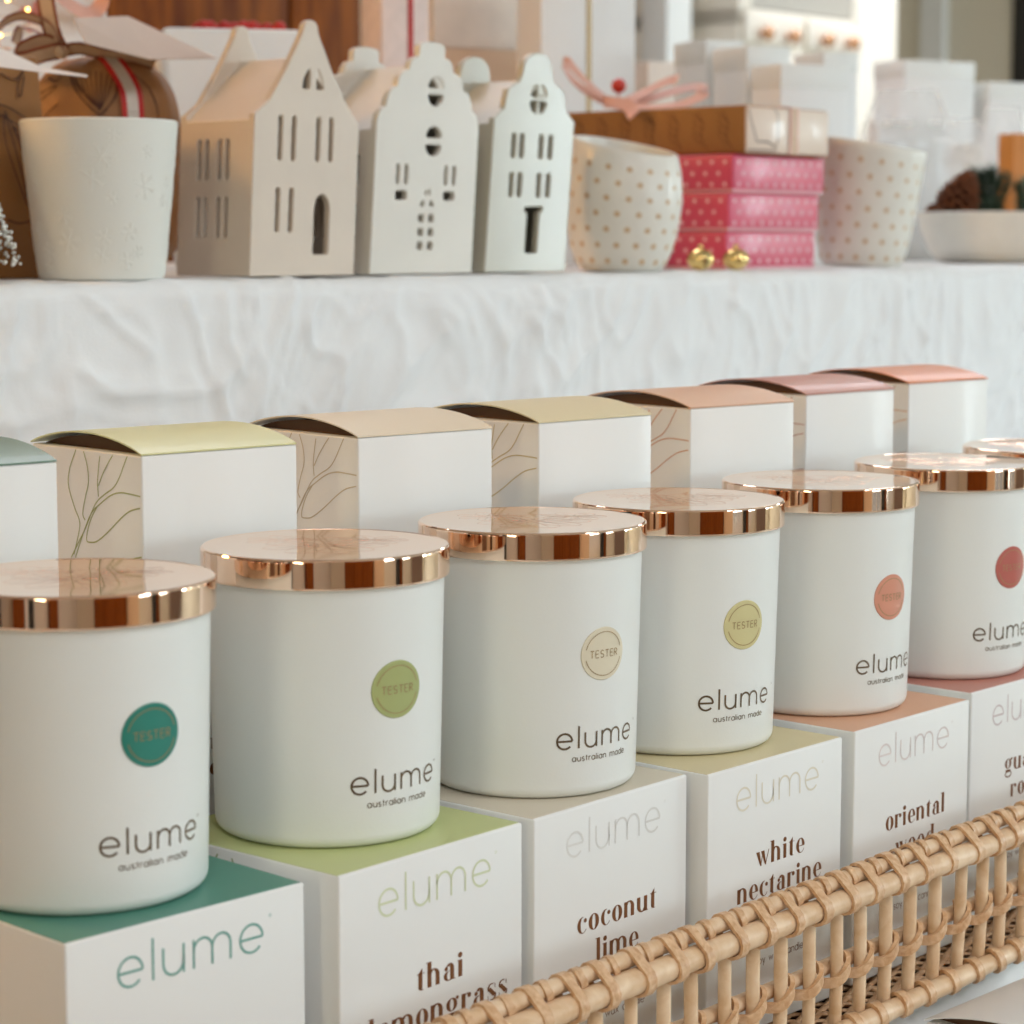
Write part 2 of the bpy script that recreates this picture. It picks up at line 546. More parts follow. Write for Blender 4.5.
def branch_lines():
    out = []
    for P in BRANCH_PX:
        L = []
        for x, y in P:
            a = (x * .1563 - 29) / 114.0
            top = 440 + 11.7 * a
            b = (420 + y * .1563 - top) / 188.0
            L.append((a * BW, -b * U))
        out.append([(p.x, p.y) for p in catmull([(u, v, 0) for u, v in L], 6)])
    # lower continuation of the drawing: stem and leaves
    out.append([(p.x, p.y) for p in catmull([(.010, -.062, 0), (.009, -.075, 0), (.010, -.095, 0), (.012, -.118, 0)], 6)])
    out.append([(p.x, p.y) for p in catmull([(.1, -.066, 0), (.075, -.071, 0), (.05, -.082, 0), (.034, -.098, 0), (.02, -.112, 0)], 6)])
    return out


BR = branch_lines()


def carton(label, group, loc, yaw, col, linecol, arched, logo=None, scent=None, fine=True, w=.1, dep=.1, H=BOXH, logo_z=-.0198, scent_z=-.0487, small_z=-.089, name='candle_carton'):
    """origin = front left bottom corner; front face along +x at y=0, depth +y"""
    t = thing(name, label, 'box', loc, yaw, group)
    k = w / .1
    mc = mat('card_%d_%d_%d' % col, RGB(*col), 0.42, coat=0.1)
    bm = NB()
    top = H - (0.0016 if arched else 0.00015)
    box(bm, 0, w, 0, dep, 0, top, 0.0009, 3)
    obj('body', bm, M_CARD, t, 40)
    if arched:
        def arch(bm, x0, x1, y0, y1, zb, rise, th):
            n = 20
            rows = []
            for j in range(n + 1):
                v = j / n
                y = y0 + v * (y1 - y0)
                z = zb + rise * (1 - (2 * v - 1) ** 2) ** 0.9
                rows.append([bm.verts.new((x, y, z)) for x in (x0, x1)] + [bm.verts.new((x, y, z - th if th else top - .0003)) for x in (x0, x1)])
            for a, b in zip(rows[:-1], rows[1:]):
                for q in ((a[0], a[1], b[1], b[0]), (a[2], b[2], b[3], a[3]), (a[0], b[0], b[2], a[2]), (a[1], a[3], b[3], b[1])):
                    bm.faces.new(q)
            bm.faces.new((rows[0][0], rows[0][2], rows[0][3], rows[0][1]))
            bm.faces.new((rows[-1][0], rows[-1][1], rows[-1][3], rows[-1][2]))
            bmesh.ops.recalc_face_normals(bm, faces=bm.faces[:])
        bm = NB()
        arch(bm, .007 * k, w - .007 * k, .002, dep - .002, top + .0001, .0066 * k, 0)
        obj('shaded_dust_flap', bm, M_INNER, t, 40)  # solid flap block, the gap's shade is in its colour
        bm = NB()
        arch(bm, 0, w, .0002, dep + .0012, H - .0008, .0084 * k, .0006)
        obj('top_flap', bm, mc, t, 40)
    else:
        bm = NB()
        box(bm, 0.0005, w - 0.0009, 0.0011, dep - 0.0005, top - 0.0002, H, 0.0001, 1)
        obj('top_flap', bm, mc, t, 40)
    fl = lambda x, y, h: Vector((-0.00012, dep - x, H + y))          # left face, x from the rear edge
    if fine:
        bm = NB()
        for p in BR:
            q = [(a * k + dep - w, b * k) for a, b in p if 0.001 < a < (BW - .0012 if arched else .060)]
            if len(q) > 1:
                stroke(bm, q, 0.0007 * k, fl)
        obj('branch_print', bm, mat('ink_%d_%d_%d' % linecol, RGB(*linecol), 0.6), t)
    ff = lambda x, y, h: Vector((x, -0.00012, H + y))
    if logo:
        bm = NB()
        sans(bm, 'elume', 0.0098 * k, 0.43, 0.00092 * k, ff, 0.505 * w, logo_z)
        stroke(bm, arc(.842 * w, logo_z + .0113 * k, .0005, .0005, 0, 360, 10), 0.00018, ff)
        obj('logo', bm, mat('ink_%d_%d_%d' % logo, RGB(*logo), 0.6), t)
    if scent:
        bm = NB()
        for j, line in enumerate(scent):
            didone(bm, line, 0.0064 * k, 0.18, ff, 0.528 * w, scent_z - j * 0.0137 * k)
        obj('scent_name', bm, M_FOIL, t)
        bm = NB()
        sans(bm, 'soy wax candle' if w > .09 else 'room scent', 0.0023 * k, 0.35, 0.00032, ff, 0.53 * w, small_z)
        obj('small_print', bm, M_FOIL, t)
    return t


FO = [(-1.4172, 7.1689, .8012), (-.6078, 7.9599, .8658), (.0856, 8.7666, .8672), (.819, 9.5145, .842), (1.5569, 10.368, .8436), (2.2651, 11.2782, .8267),
      (2.99, 12.12, .835), (3.72, 12.94, .835)]
BO = [(-2.2640, 8.1987, .7363), (-1.4292, 8.9399, .7422), (-.6470, 9.7500, .7273), (.1221, 10.5293, .7614), (.8801, 11.4393, .7110), (1.5752, 12.4402, .7408), (2.2906, 13.4155, .7352)]
FCOL = [(82, 142, 124), (196, 204, 140), (216, 206, 186), (217, 203, 160), (222, 170, 136), (196, 130, 114), (190, 150, 140), (214, 150, 100)]
FLOGO = [(116, 166, 154), (214, 219, 184), (224, 222, 216), (226, 219, 200), (222, 211, 206), (206, 193, 190), (198, 184, 180), (210, 180, 160)]
FSC = [('lemon', 'grove'), ('thai', 'lemongrass'), ('coconut', 'lime'), ('white', 'nectarine'), ('oriental', 'wood'), ('guava', 'rose'), ('vanilla', 'rose'), ('orange', 'rind')]
FNAME = ['teal topped', 'lime green topped', 'cream topped', 'pale yellow topped', 'peach topped', 'dusty rose topped', 'mauve topped', 'tan topped']
FLAB = [
    'white candle carton with teal top nearest in the rattan tray, at bottom left',
    'white candle carton with lime green top printed thai lemongrass in the rattan tray',
    'white candle carton with cream top printed coconut lime in the rattan tray',
    'white candle carton with pale yellow top printed white nectarine in the rattan tray',
    'white candle carton with peach top printed oriental in the rattan tray',
    'white candle carton with dusty rose top at right edge of the rattan tray']
for k in range(6):
    x, y, a = FO[k]
    z = TRAYZ
    c = FCOL[k]
    ln = tuple(int(v * .8) for v in c)
    carton(FLAB[k], 'front row of candle cartons', (x * U, y * U, z), a, c, ln, False, FLOGO[k], FSC[k], fine=k < 2, scent_z=(-.0570, -.0519, -.0521, -.0467, -.0514, -.0455)[k], small_z=-.0905)

BCOL = [(118, 146, 128), (218, 217, 160), (232, 217, 190), (228, 215, 174), (226, 184, 152), (190, 130, 110), (212, 118, 34)]
BLINE = [(110, 150, 130), (164, 170, 102), (200, 186, 156), (200, 184, 136), (206, 152, 112), (190, 150, 142), (206, 160, 116)]
BLAB = ['sage green', 'lime green', 'cream', 'pale yellow', 'peach', 'dusty rose', 'orange']
BWHERE = ['cut off at the left edge', 'second from left in the rear row', 'third from left in the rear row', 'behind the cream tester jar',
          'behind the yellow tester jar', 'behind the peach tester jar', 'rightmost in the rear row']
BH = .2656 - TRAYZ            # tall slim diffuser cartons standing behind the candle cartons
for k in range(7):
    x, y, a = BO[k]
    carton('tall white carton with arched %s top flap, %s' % (BLAB[k], BWHERE[k]), 'rear row of tall cartons', (x * U, y * U, TRAYZ), a, BCOL[k], BLINE[k], True,
           tuple(min(255, int(v * .4 + 140)) for v in BCOL[k]), FSC[1] if k == 1 else FSC[k % 6], w=.075, dep=.0803, H=BH, logo_z=-.088, scent_z=-.1215, small_z=-.165, name='diffuser_carton')

# ------------------------------------------------------------------ tester jars
JO = [(-1.4849, 7.8678), (-.7062, 8.7278), (.0839, 9.4939), (.739, 10.2702), (1.4775, 11.0977), (2.2492, 12.0135), (2.99, 12.93)]
JA = [-47.75, -49.5, -50.25, -53.0, -47.5, -50.5, -50]
SCOL = [(38, 128, 112), (170, 178, 116), (226, 216, 190), (212, 202, 148), (216, 148, 122), (188, 100, 88), (214, 140, 84)]
SN = ['teal', 'olive green', 'cream', 'pale yellow', 'peach', 'dusty rose', 'orange']
JR0, JR1, LIDR = 0.0429, 0.0451, 0.0471
LZ0, LZ1 = 0.0964, 0.1075
prof = [(0, 0)] + [(JR0 - 0.0046 + 0.0046 * math.sin(a), 0.0046 - 0.0046 * math.cos(a)) for a in [i * PI / 16 for i in range(0, 9)]] + [(JR0 + (JR1 - JR0) * q, .0046 + (.1 - .0046) * q) for q in (.33, .66, 1)] + [(JR1 - .003, .1), (0, .1)]
lidp = [(JR1 - .001, LZ0 + .0006), (LIDR - .0008, LZ0), (LIDR - .0002, LZ0 + .0001), (LIDR, LZ0 + .0006), (LIDR, LZ0 + .0009), (LIDR, LZ1 - .0014), (LIDR, LZ1 - .0011)] + \
       [(LIDR - .0011 + .0011 * math.cos(a), LZ1 - .0011 + .0011 * math.sin(a)) for a in (PI / 8, PI / 4, 3 * PI / 8, PI / 2)] + [(LIDR - .0014, LZ1), (LIDR - .0017, LZ1 - .00012), (LIDR - .0021, LZ1 - .00015), (LIDR * .5, LZ1 - .00015), (0, LZ1 - .00015)]


def jr(z):
    return JR0 + (JR1 - JR0) * max(0, min(1, (z - .0046) / .0954))


def make_jar(k):
    x, y = JO[k]
    jt = thing('candle_jar', {
        0: 'white tester candle jar with teal sticker and copper lid, leftmost, on the teal topped carton',
        1: 'white tester candle jar with olive green sticker on the lime green topped carton',
        2: 'white tester candle jar with cream sticker on the cream topped carton',
        3: 'white tester candle jar with pale yellow sticker on the pale yellow topped carton',
        4: 'white tester candle jar with peach sticker on the peach topped carton',
        5: 'white tester candle jar with dusty rose sticker on the dusty rose topped carton',
        6: 'candle jar at the right edge showing only its copper lid rim'}[k], 'candle', (x * U, y * U, TOP1 + 0.0001), 0, 'tester candle jars')
    bm = NB()
    lathe(bm, prof, 96)
    obj('jar', bm, M_JAR, jt, 30)
    bm = NB()
    lathe(bm, lidp, 128)
    lid = obj('lid', bm, M_COPPER, jt, 22)
    # embossed flower drawing on the lid
    bm = NB()
    ft = lambda a, b, h: Vector((a, b, LZ1 - 0.0001 + h))
    r2 = random.Random(31)
    for fx, fy, R, n in ((0.0, -0.004, .024, 9), (-.018, .012, .014, 7), (.017, .012, .014, 7)):
        for p in range(n):
            an = 2 * PI * p / n + r2.random() * .2
            c, s = math.cos(an), math.sin(an)
            pts = []
            for q in range(13):
                tt = q / 12 * 2 * PI
                u, v = R * (.55 + .45 * math.cos(tt)), R * .26 * math.sin(tt)
                pts.append((fx + u * c - v * s, fy + u * s + v * c))
            stroke(bm, pts, .00028, ft, ridge=.000018)
            stroke(bm, [(fx + R * .15 * c, fy + R * .15 * s), (fx + R * .8 * c, fy + R * .8 * s)], .00025, ft, ridge=.000018)
    obj('embossed_flowers', bm, M_COPPERP, lid)
    A0 = math.radians(JA[k])

    def fc(off):
        def g(a, b, h):
            an = A0 + a / .0425
            r = jr(b) + off + h
            return Vector((r * math.cos(an), r * math.sin(an), b))
        return g
    bm = NB()
    f = fc(0.0)
    zc, R = 0.0578 + (.0017, .0004, 0, -.0012, -.0023, -.001, 0)[k], 0.0108
    rings = []
    for rr, hh in ((R, 0.00005), (R - .0002, .0004), (R * .7, .00045), (R * .35, .00045)):
        rings.append([bm.verts.new(f(rr * math.cos(2 * PI * q / 40), zc + rr * math.sin(2 * PI * q / 40), hh)) for q in range(40)])
    cv = bm.verts.new(f(0, zc, .00045))
    for a, b in zip(rings[:-1], rings[1:]):
        for q in range(40):
            bm.faces.new((a[q], a[(q + 1) % 40], b[(q + 1) % 40], b[q]))
    for q in range(40):
        bm.faces.new((rings[-1][q], rings[-1][(q + 1) % 40], cv))
    stk = obj('tester_sticker', bm, mat('sticker_%d_%d_%d' % SCOL[k], RGB(*SCOL[k]), 0.3, coat=0.4), jt, 35)
    bm = NB()
    f = fc(0.00055)
    rr = R * .82
    stroke(bm, arc(0, zc, rr, rr, 14, 166, 30), .00032, f)
    stroke(bm, arc(0, zc, rr, rr, 194, 346, 30), .00032, f)
    sans(bm, 'TESTER', .00205, .42, .00036, f, 0, zc - .0014)
    obj('tester_print', bm, M_GOLDP, stk)
    bm = NB()
    f = fc(0.00015)
    sans(bm, 'elume', .0062, .46, .00082, f, (.0015, .0015, -.0006, -.0016, .0008, -.002, 0)[k], .0204)
    stroke(bm, arc(.0228, .0274, .0004, .0004, 0, 360, 8), .0002, f)
    obj('logo', bm, M_LOGO, jt)
    bm = NB()
    sans(bm, 'australian made', .00165, .42, .00031, f, (.0018, .0018, 0, -.0008, .001, -.001, 0)[k], .0151)
    obj('small_print', bm, M_LOGO, jt)
    return jt


for k in range(7):
    make_jar(k)
# the carton carrying the last jar
x, y, a = FO[6]
carton('white candle carton beyond the right edge carrying the last jar', 'front row of candle cartons', (x * U, y * U, TRAYZ), a, FCOL[6], (150, 120, 110), False, FLOGO[6], FSC[6], fine=False)

# ------------------------------------------------------------------ rattan tray
TT = 5.29                     # outer wall
S0, S1, TB = 2.9, 15.0, 8.0
tray = thing('rattan_tray', 'pale rattan tray with open staked sides holding the front row of cartons', 'basket', (0, 0, 0))


def hull(path, off, n=6):
    """closed loop in the (t,z) plane around two circles"""
    (t0, z0, r0), (t1, z1, r1) = path
    d = math.atan2(z1 - z0, t1 - t0)
    out = []
    for k in range(n + 1):
        a = d + PI / 2 + PI * k / n
        out.append((t0 + (r0 + off) * math.cos(a), z0 + (r0 + off) * math.sin(a)))
    for k in range(n + 1):
        a = d - PI / 2 + PI * k / n
        out.append((t1 + (r1 + off) * math.cos(a), z1 + (r1 + off) * math.sin(a)))
    return out


FR = (TT, .645, .050)         # front rim rod (t,z,r in dm)
RR = (TT + .052, .717, .034)  # rear rim rod
MR = (TT + .105, .325, .034)   # middle rail behind the stakes
BB = (TT, .062, .045)         # base rail


def D(s, t, zdm):
    return (E * s + N * t) * U + Vector((0, 0, zdm * U))


def rod(name, r, s0, s1, m=M_RATTAN, wob=.004):
    bm = NB()
    n = 90
    pts = []
    for k in range(n + 1):
        s = s0 + (s1 - s0) * k / n
        pts.append(D(s, r[0] + wob * math.sin(s * 1.9 + r[1] * 9), r[1] + wob * math.sin(s * 1.3 + r[0])))
    tube(bm, pts, [r[2] * U * (1 + .05 * math.sin(k * 1.1)) for k in range(n + 1)], 12)
    return obj(name, bm, m, tray, 60)


rod('rim_rod', FR, S0, S1)
rod('rim_rod', RR, S0, S1)
rod('middle_rail', MR, S0, S1)
rod('base_rail', BB, S0, S1)
PITCH = .207
ns = int((S1 - S0) / PITCH)
bmR, bmB, bmM = NB(), NB(), NB()
rs = random.Random(3)
for k in range(ns + 1):
    s = S0 + .05 + k * PITCH + rs.uniform(-.014, .014)
    bm = NB()
    lean = rs.uniform(-.02, .02)
    r = .029 * U * rs.uniform(.92, 1.08)
    tube(bm, [D(s, TT + .055, .05), D(s + lean * .4, TT + .045, .3), D(s + lean, TT + .045, .66)], r, 10)
    obj('stake', bm, M_RATTAN, tray, 60)
    # rim loop over both rods
    ds = rs.uniform(-.004, .014)
    loop = hull((FR, RR), .008)
    band(bmR, [D(s + lean - ds * ((z - .64) / .1), t, z) for t, z in loop], E, .052 * U * rs.uniform(.8, 1.1), .014 * U, closed=True)
    s2 = s + .4 * PITCH
    ring = [(RR[0] + (RR[2] + .007) * math.cos(a), RR[1] + (RR[2] + .007) * math.sin(a)) for a in [2 * PI * q / 12 for q in range(12)]]
    band(bmR, [D(s2 + .012 * math.sin(q), t, z) for q, (t, z) in enumerate(ring)], E, .036 * U * rs.uniform(.8, 1.1), .010 * U, closed=True)
    # wrap on the base rail
    ring = [(2 * PI * q / 14) for q in range(14)]
    band(bmB, [D(s + .07 + .03 * math.cos(a + .6), BB[0] + (BB[2] + .008) * math.cos(a), BB[1] + (BB[2] + .008) * math.sin(a)) for a in ring], E, .05 * U, .018 * U, closed=True)
    # strand that ties each stake to the middle rail
    zc = MR[1]
    pts = catmull([D(s - .085, TT + .085, zc - .05), D(s - .045, TT + .03, zc - .045), D(s - .012, TT + .006, zc - .018), D(s + .03, TT + .01, zc + .022), D(s + .052, TT + .045, zc + .05), D(s + .03, TT + .095, zc + .045)], 5)
    band(bmM, pts, Vector((0, 0, 1)), .043 * U, .02 * U)
obj('rim_binding', bmR, M_CANE, tray, 50)
obj('base_binding', bmB, M_CANE, tray, 50)
obj('tie_strand', bmM, M_CANE, tray, 50)
# ends and back of the tray
bm = NB()
for s in (S0, S1):
    for (t0, z, r) in ((TT, .645, .05), (TT + .052, .717, .034), (TT, .325, .034), (TT, .062, .045)):
        tube(bm, [D(s, TT, z), D(s, (TT + TB) / 2, z), D(s, TB, z)], r * U, 10)
for (z, r) in ((.645, .05), (.725, .035), (.325, .034), (.062, .045)):
    tube(bm, [D(S0, TB, z), D((S0 + S1) / 2, TB, z), D(S1, TB, z)], r * U, 10)
obj('end_rails', bm, M_RATTAN, tray, 60)
for s in (S0, S1):
    for j in range(10):
        bm = NB()
        t = TT + .15 + j * .27
        tube(bm, [D(s, t, .05), D(s, t, .7)], .027 * U, 8)
        obj('stake', bm, M_RATTAN, tray, 60)
# woven floor
bm = NB()
nw = 0
t = TT + .06
row = 0
while t < TB - .02:
    pts = []
    m = int((S1 - S0) / .0915)
    for k in range(m + 1):
        s = S0 + k * .0915
        amp = .012 if t < TT + .6 else .006
        pts.append(D(s, t, .034 + amp * math.cos(PI * k + PI * row)))
    if t < TT + .6:
        pts = catmull(pts, 2)
    tube(bm, pts, .0115 * U, 6)
    t += .032 if t < TT + .6 else .06
    row += 1
for k in range(ns + 1):
    s = S0 + .05 + k * PITCH
    tube(bm, [D(s, TT + .02, .034), D(s, TB, .034)], .012 * U, 6)
obj('woven_floor', bm, M_WEAVE, tray, 60)
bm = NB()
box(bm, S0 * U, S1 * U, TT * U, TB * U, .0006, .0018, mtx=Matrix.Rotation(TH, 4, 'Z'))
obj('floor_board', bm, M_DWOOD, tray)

# ------------------------------------------------------------------ display table, plinth, linen riser
RZ = Matrix.Rotation(TH, 4, 'Z')


def rbox(bm, s0, s1, t0, t1, z0, z1, bev=0.0, seg=2, mi=0):
    return box(bm, s0 * U, s1 * U, t0 * U, t1 * U, z0, z1, bev, seg, mi, RZ)


tb = thing('display_table', 'long white table under the whole display', 'table', (0, 0, 0))
TZ = -0.1195
bm = NB(); rbox(bm, -1.5, 34, 2.6, 19.2, TZ - .03, TZ, .003); obj('tabletop', bm, M_TABLE, tb, 40)
for s in (-1, 33):
    for t in (3.2, 18.6):
        bm = NB(); rbox(bm, s - .3, s + .3, t - .3, t + .3, -.75, TZ - .03, .003); obj('leg', bm, M_TABLE, tb, 40)
bm = NB()
rbox(bm, -1.3, 33.8, 5.34, 19.0, TZ, 0.0, .002)
tag(obj('display_plinth', bm, M_TABLE, None, 40), 'low white plinth carrying the rattan tray and the rear cartons', 'plinth')

# linen
TC = 10.56


def linen():
    bm = NB()
    s0, s1 = 1.5, 31.0
    ds = .035
    ns_ = int((s1 - s0) / ds)
    prof_ = []
    t = 18.6
    while t > 12.2:
        prof_.append((t, RISER)); t -= .4
    while t > TC + .14:
        prof_.append((t, RISER)); t -= .05
    for q in range(9):
        a = PI / 2 * q / 8
        prof_.append((TC + .12 - .12 * math.sin(a), RISER - .012 + .012 * math.cos(a)))
    z = RISER - .016
    while z > .004:
        prof_.append((TC, z)); z -= .0034
    prof_.append((TC, .0022))
    rows = []
    npf = len(prof_)
    # arc length
    q = [0.0]
    for a, b in zip(prof_[:-1], prof_[1:]):
        q.append(q[-1] + math.hypot((a[0] - b[0]), (a[1] - b[1]) * 10))
    i0 = next(i for i, p in enumerate(prof_) if p[0] < TC + .13)
    for i, (t, z) in enumerate(prof_):
        row = []
        drop = max(0.0, q[i] - q[i0])
        onfront = 1.0 if i > i0 + 7 else (max(0, (i - i0)) / 8 if i > i0 else 0)
        for k in range(ns_ + 1):
            s = s0 + k * ds
            v = q[i]
            w1_ = noise.noise(Vector((s * .8, v * .8, 3.1)))
            w2_ = noise.noise(Vector((s * .8 + 9, v * .8, 5.7)))
            a_, b_ = s + .45 * w1_ + drop * .12, v + .45 * w2_
            f1 = noise.noise(Vector((a_ * 1.1, b_ * .35, 0)))
            f2 = noise.noise(Vector((a_ * 2.3 - b_ * .5, b_ * .9, 7)))
            c1 = 1 - abs(noise.noise(Vector((a_ * 1.5 + b_ * .8, b_ * .8 - a_ * .35, 11))))
            c2 = 1 - abs(noise.noise(Vector((a_ * 3.2 - b_ * .9, b_ * 1.7 + a_ * .4, 23))))
            c3 = 1 - abs(noise.noise(Vector((a_ * 5 + b_, b_ * 2.6, 31))))
            c4 = noise.noise(Vector((a_ * 9, b_ * 6, 41)))
            d = .016 * f1 + .012 * f2 + .030 * (c1 ** 9 - .25) + .024 * (c2 ** 8 - .25) + .013 * (c3 ** 6 - .3) + .004 * c4
            # a few sharp hanging folds
            for fs, am in ((12.55, .028), (12.8, .015), (16.3, .02), (17.2, .025), (18.4, .022), (9.2, .012)):
                xx = (s - fs + .12 * math.sin(drop * 1.3 + fs)) / .10
                d += am * math.exp(-xx * xx) * min(1, drop / .4 + .15)
            if onfront <= 0:
                fade = max(.15, min(1, 1 - (t - TC - .12) / 1.0))
                row.append(bm.verts.new(W(s, t, z + (d * .45 - .002) * U * fade)))
            else:
                d *= (.7 + .8 * min(1, drop / .3))
                n_t, n_z = -onfront, 1 - onfront
                row.append(bm.verts.new(W(s, t + n_t * d, z + n_z * d * .45 * U)))
        rows.append(row)
    for a, b in zip(rows[:-1], rows[1:]):
        for k in range(ns_):
            bm.faces.new((a[k], a[k + 1], b[k + 1], b[k]))
    bmesh.ops.recalc_face_normals(bm, faces=bm.faces[:])
    return bm


lc = obj('linen_tablecloth', linen(), M_LINEN, None, 180)
tag(lc, 'crumpled white linen cloth draped over the raised rear step', 'tablecloth')
bm = NB()
rbox(bm, 1.6, 30.9, 10.75, 18.9, 0.0, RISER - .006, .002)
tag(obj('wooden_riser', bm, M_TABLE, None, 40), 'raised display step under the white linen cloth', 'riser')

# carton standing on the low table in front of the tray
cx = D(9.0, 4.05, 0)
p = W(8.87, 5.20, 0)
yaw = .80
org = p - Vector((-math.sin(yaw), math.cos(yaw), 0)) * BW
carton('white carton with arched white top below the tray at the bottom right corner', None, (org.x, org.y, TZ), yaw, (232, 230, 226), (200, 196, 188), True, fine=False)

# ------------------------------------------------------------------ ceramics on the riser
from mathutils.geometry import delaunay_2d_cdt


def panel(bm, outline, holes, th, mtx):
    """closed slab: outline polygon in (x,z) with holes, extruded in +y by th"""
    vs, es, fs = [], [], []
    loops = [outline] + holes
    for L in loops:
        b = len(vs)
        vs += [Vector(p) for p in L]
        es += [(b + i, b + (i + 1) % len(L)) for i in range(len(L))]
    r = delaunay_2d_cdt(vs, es, [], 0, 1e-7)
    V, T = r[0], r[2]

    def inside(p, L):
        c = False
        for i in range(len(L)):
            (x1, y1), (x2, y2) = L[i], L[i - 1]
            if (y1 > p[1]) != (y2 > p[1]) and p[0] < (x2 - x1) * (p[1] - y1) / (y2 - y1) + x1:
                c = not c
        return c
    tris = []
    for f in T:
        c = sum((V[i] for i in f), Vector((0, 0))) / len(f)
        if inside(c, outline) and not any(inside(c, h) for h in holes):
            tris.append(list(f))
    A = [bm.verts.new(mtx @ Vector((v.x, 0, v.y))) for v in V]
    B = [bm.verts.new(mtx @ Vector((v.x, th, v.y))) for v in V]
    cnt = {}
    for f in tris:
        bm.faces.new([A[i] for i in f]); bm.faces.new([B[i] for i in f[::-1]])
        for i in range(len(f)):
            e = (f[i], f[(i + 1) % len(f)])
            if (e[1], e[0]) in cnt:
                del cnt[(e[1], e[0])]
            else:
                cnt[e] = 1
    for a, b in cnt:
        bm.faces.new((A[b], A[a], B[a], B[b]))


def slit(x, z, w, h):
    return [(x - w / 2, z - h / 2), (x + w / 2, z - h / 2), (x + w / 2, z + h / 2), (x - w / 2, z + h / 2)]


def half(cx, cz, rx, rz, a0, a1, n=10):
    return [(x, z) for x, z in arc(cx, cz, rx, rz, a0, a1, n)]


def house(label, loc, yaw, tilt, Wd, Dp, eave, gable, ridge, holes_f, holes_s, m, sx_=1.0, sz_=1.0):
    """gable = outline of the front from left eave over the top to right eave (x,z)"""
    bm = NB()
    th = .0055
    out = [(0, 0), (Wd, 0)] + [(x, z) for x, z in gable[::-1]]
    I = Matrix.Identity(4)
    panel(bm, out, holes_f, th, I)
    panel(bm, out, [], th, Matrix.Translation((0, Dp - th, 0)))
    side = [(0, 0), (Dp, 0), (Dp, eave + .001), (0, eave + .001)]
    panel(bm, side, holes_s, th, Matrix.Translation((0, Dp, 0)) @ Matrix.Rotation(-PI / 2, 4, 'Z'))
    panel(bm, side, holes_s, th, Matrix.Translation((Wd - th, Dp, 0)) @ Matrix.Rotation(-PI / 2, 4, 'Z'))
    # base
    box(bm, 0.001, Wd - .001, 0.001, Dp - .001, 0, .004)
    # roof slabs
    for sx in (0, 1):
        x0, x1 = (0, Wd / 2) if sx == 0 else (Wd, Wd / 2)
        q = []
        for y in (.001, Dp - .001):
            for (x, z) in ((x0, eave), (x1, ridge), (x1, ridge - th * 1.3), (x0, eave - th)):
                q.append(bm.verts.new((x, y, z)))
        a, b = q[:4], q[4:]
        for j in range(4):
            bm.faces.new((a[j], a[(j + 1) % 4], b[(j + 1) % 4], b[j]))
        bm.faces.new(a[::-1]); bm.faces.new(b)
    for v in bm.verts:          # hand-made walls lean a little
        v.co.x = v.co.x * sx_ + math.tan(tilt) * v.co.z
        v.co.z *= sz_
    bmesh.ops.recalc_face_normals(bm, faces=bm.faces[:])
    o = obj('ceramic_house', bm, m)
    r = o.modifiers.new('fuse', 'REMESH'); r.mode = 'VOXEL'; r.voxel_size = .00062; r.use_smooth_shade = True
    s = o.modifiers.new('soften', 'SMOOTH'); s.factor = .5; s.iterations = 5
    o.matrix_world = Matrix.Translation(loc) @ Matrix.Rotation(yaw, 4, 'Z')
    tag(o, label, 'candle house', 'ceramic house lanterns')
    return o


# house 1: plain steep gable
w1, d1 = .092, .069
g1 = [(0, .0975), (.012, .106), (.026, .126), (.0385, .147)] + [(.046 + .0062 * math.cos(a), .1505 + .0056 * math.sin(a)) for a in [PI - i * PI / 8 for i in range(9)]] + [(.0535, .147), (.066, .126), (.08, .106), (w1, .0935)]
hf = []
for x in (.022, .0335):
    hf.append(slit(x, .040, .0038, .027))
for x in (.0225, .034, .0555, .067):
    hf.append(slit(x, .0835, .0038, .027))
hf.append([(.0402, .1140), (.0470, .1140), (.0470, .1272), (.0438, .1246), (.0410, .1200)])
hf.append([(.0525, .1140), (.0592, .1140), (.0584, .1200), (.0557, .1246), (.0525, .1272)])
hf.append([(.0540, .013), (.0678, .013), (.0678, .0400)] + half(.0609, .0400, .0069, .010, 20, 160, 8) + [(.0540, .0400)])
hs = []
for x in (.0125, .0195, .0315, .0385):
    hs.append(slit(.069 - x - .012, .0705, .0034, .025)); hs.append(slit(.069 - x - .012, .0355, .0034, .025))
house('warm beige ceramic house lantern with plain steep gable beside the white cup', W(9.945, 10.74, RISER + .0015), TH, math.radians(3.6), w1, d1, .0935, g1, .134, hf, hs, M_HOUSE1, 1.0, 1.03)

# house 2: scalloped gable
w2, d2 = .0985, .067


def scallop(w, ze, steps, cap_w, cap_z, n=5):
    """left half of a stepped gable with rounded steps, mirrored"""
    L = [(0, ze)]
    x, z = 0.0, ze
    for dx, dz in steps:
        for k in range(1, n + 1):
            a = PI / 2 * k / n
            L.append((x + dx * (1 - math.cos(a)) * .9, z + dz * math.sin(a) * .96))
        x += dx; z += dz
        L.append((x, z))
    cx = w / 2
    hw = cx - x
    for k in range(1, 12):
        a = PI - PI * k / 12
        L.append((cx + hw * math.cos(a), z + .004 + (cap_z - z - .004) * max(0, math.sin(a)) ** .6))
    R = [(w - a, b) for a, b in L[::-1] if a < x + 1e-6]
    return L + R


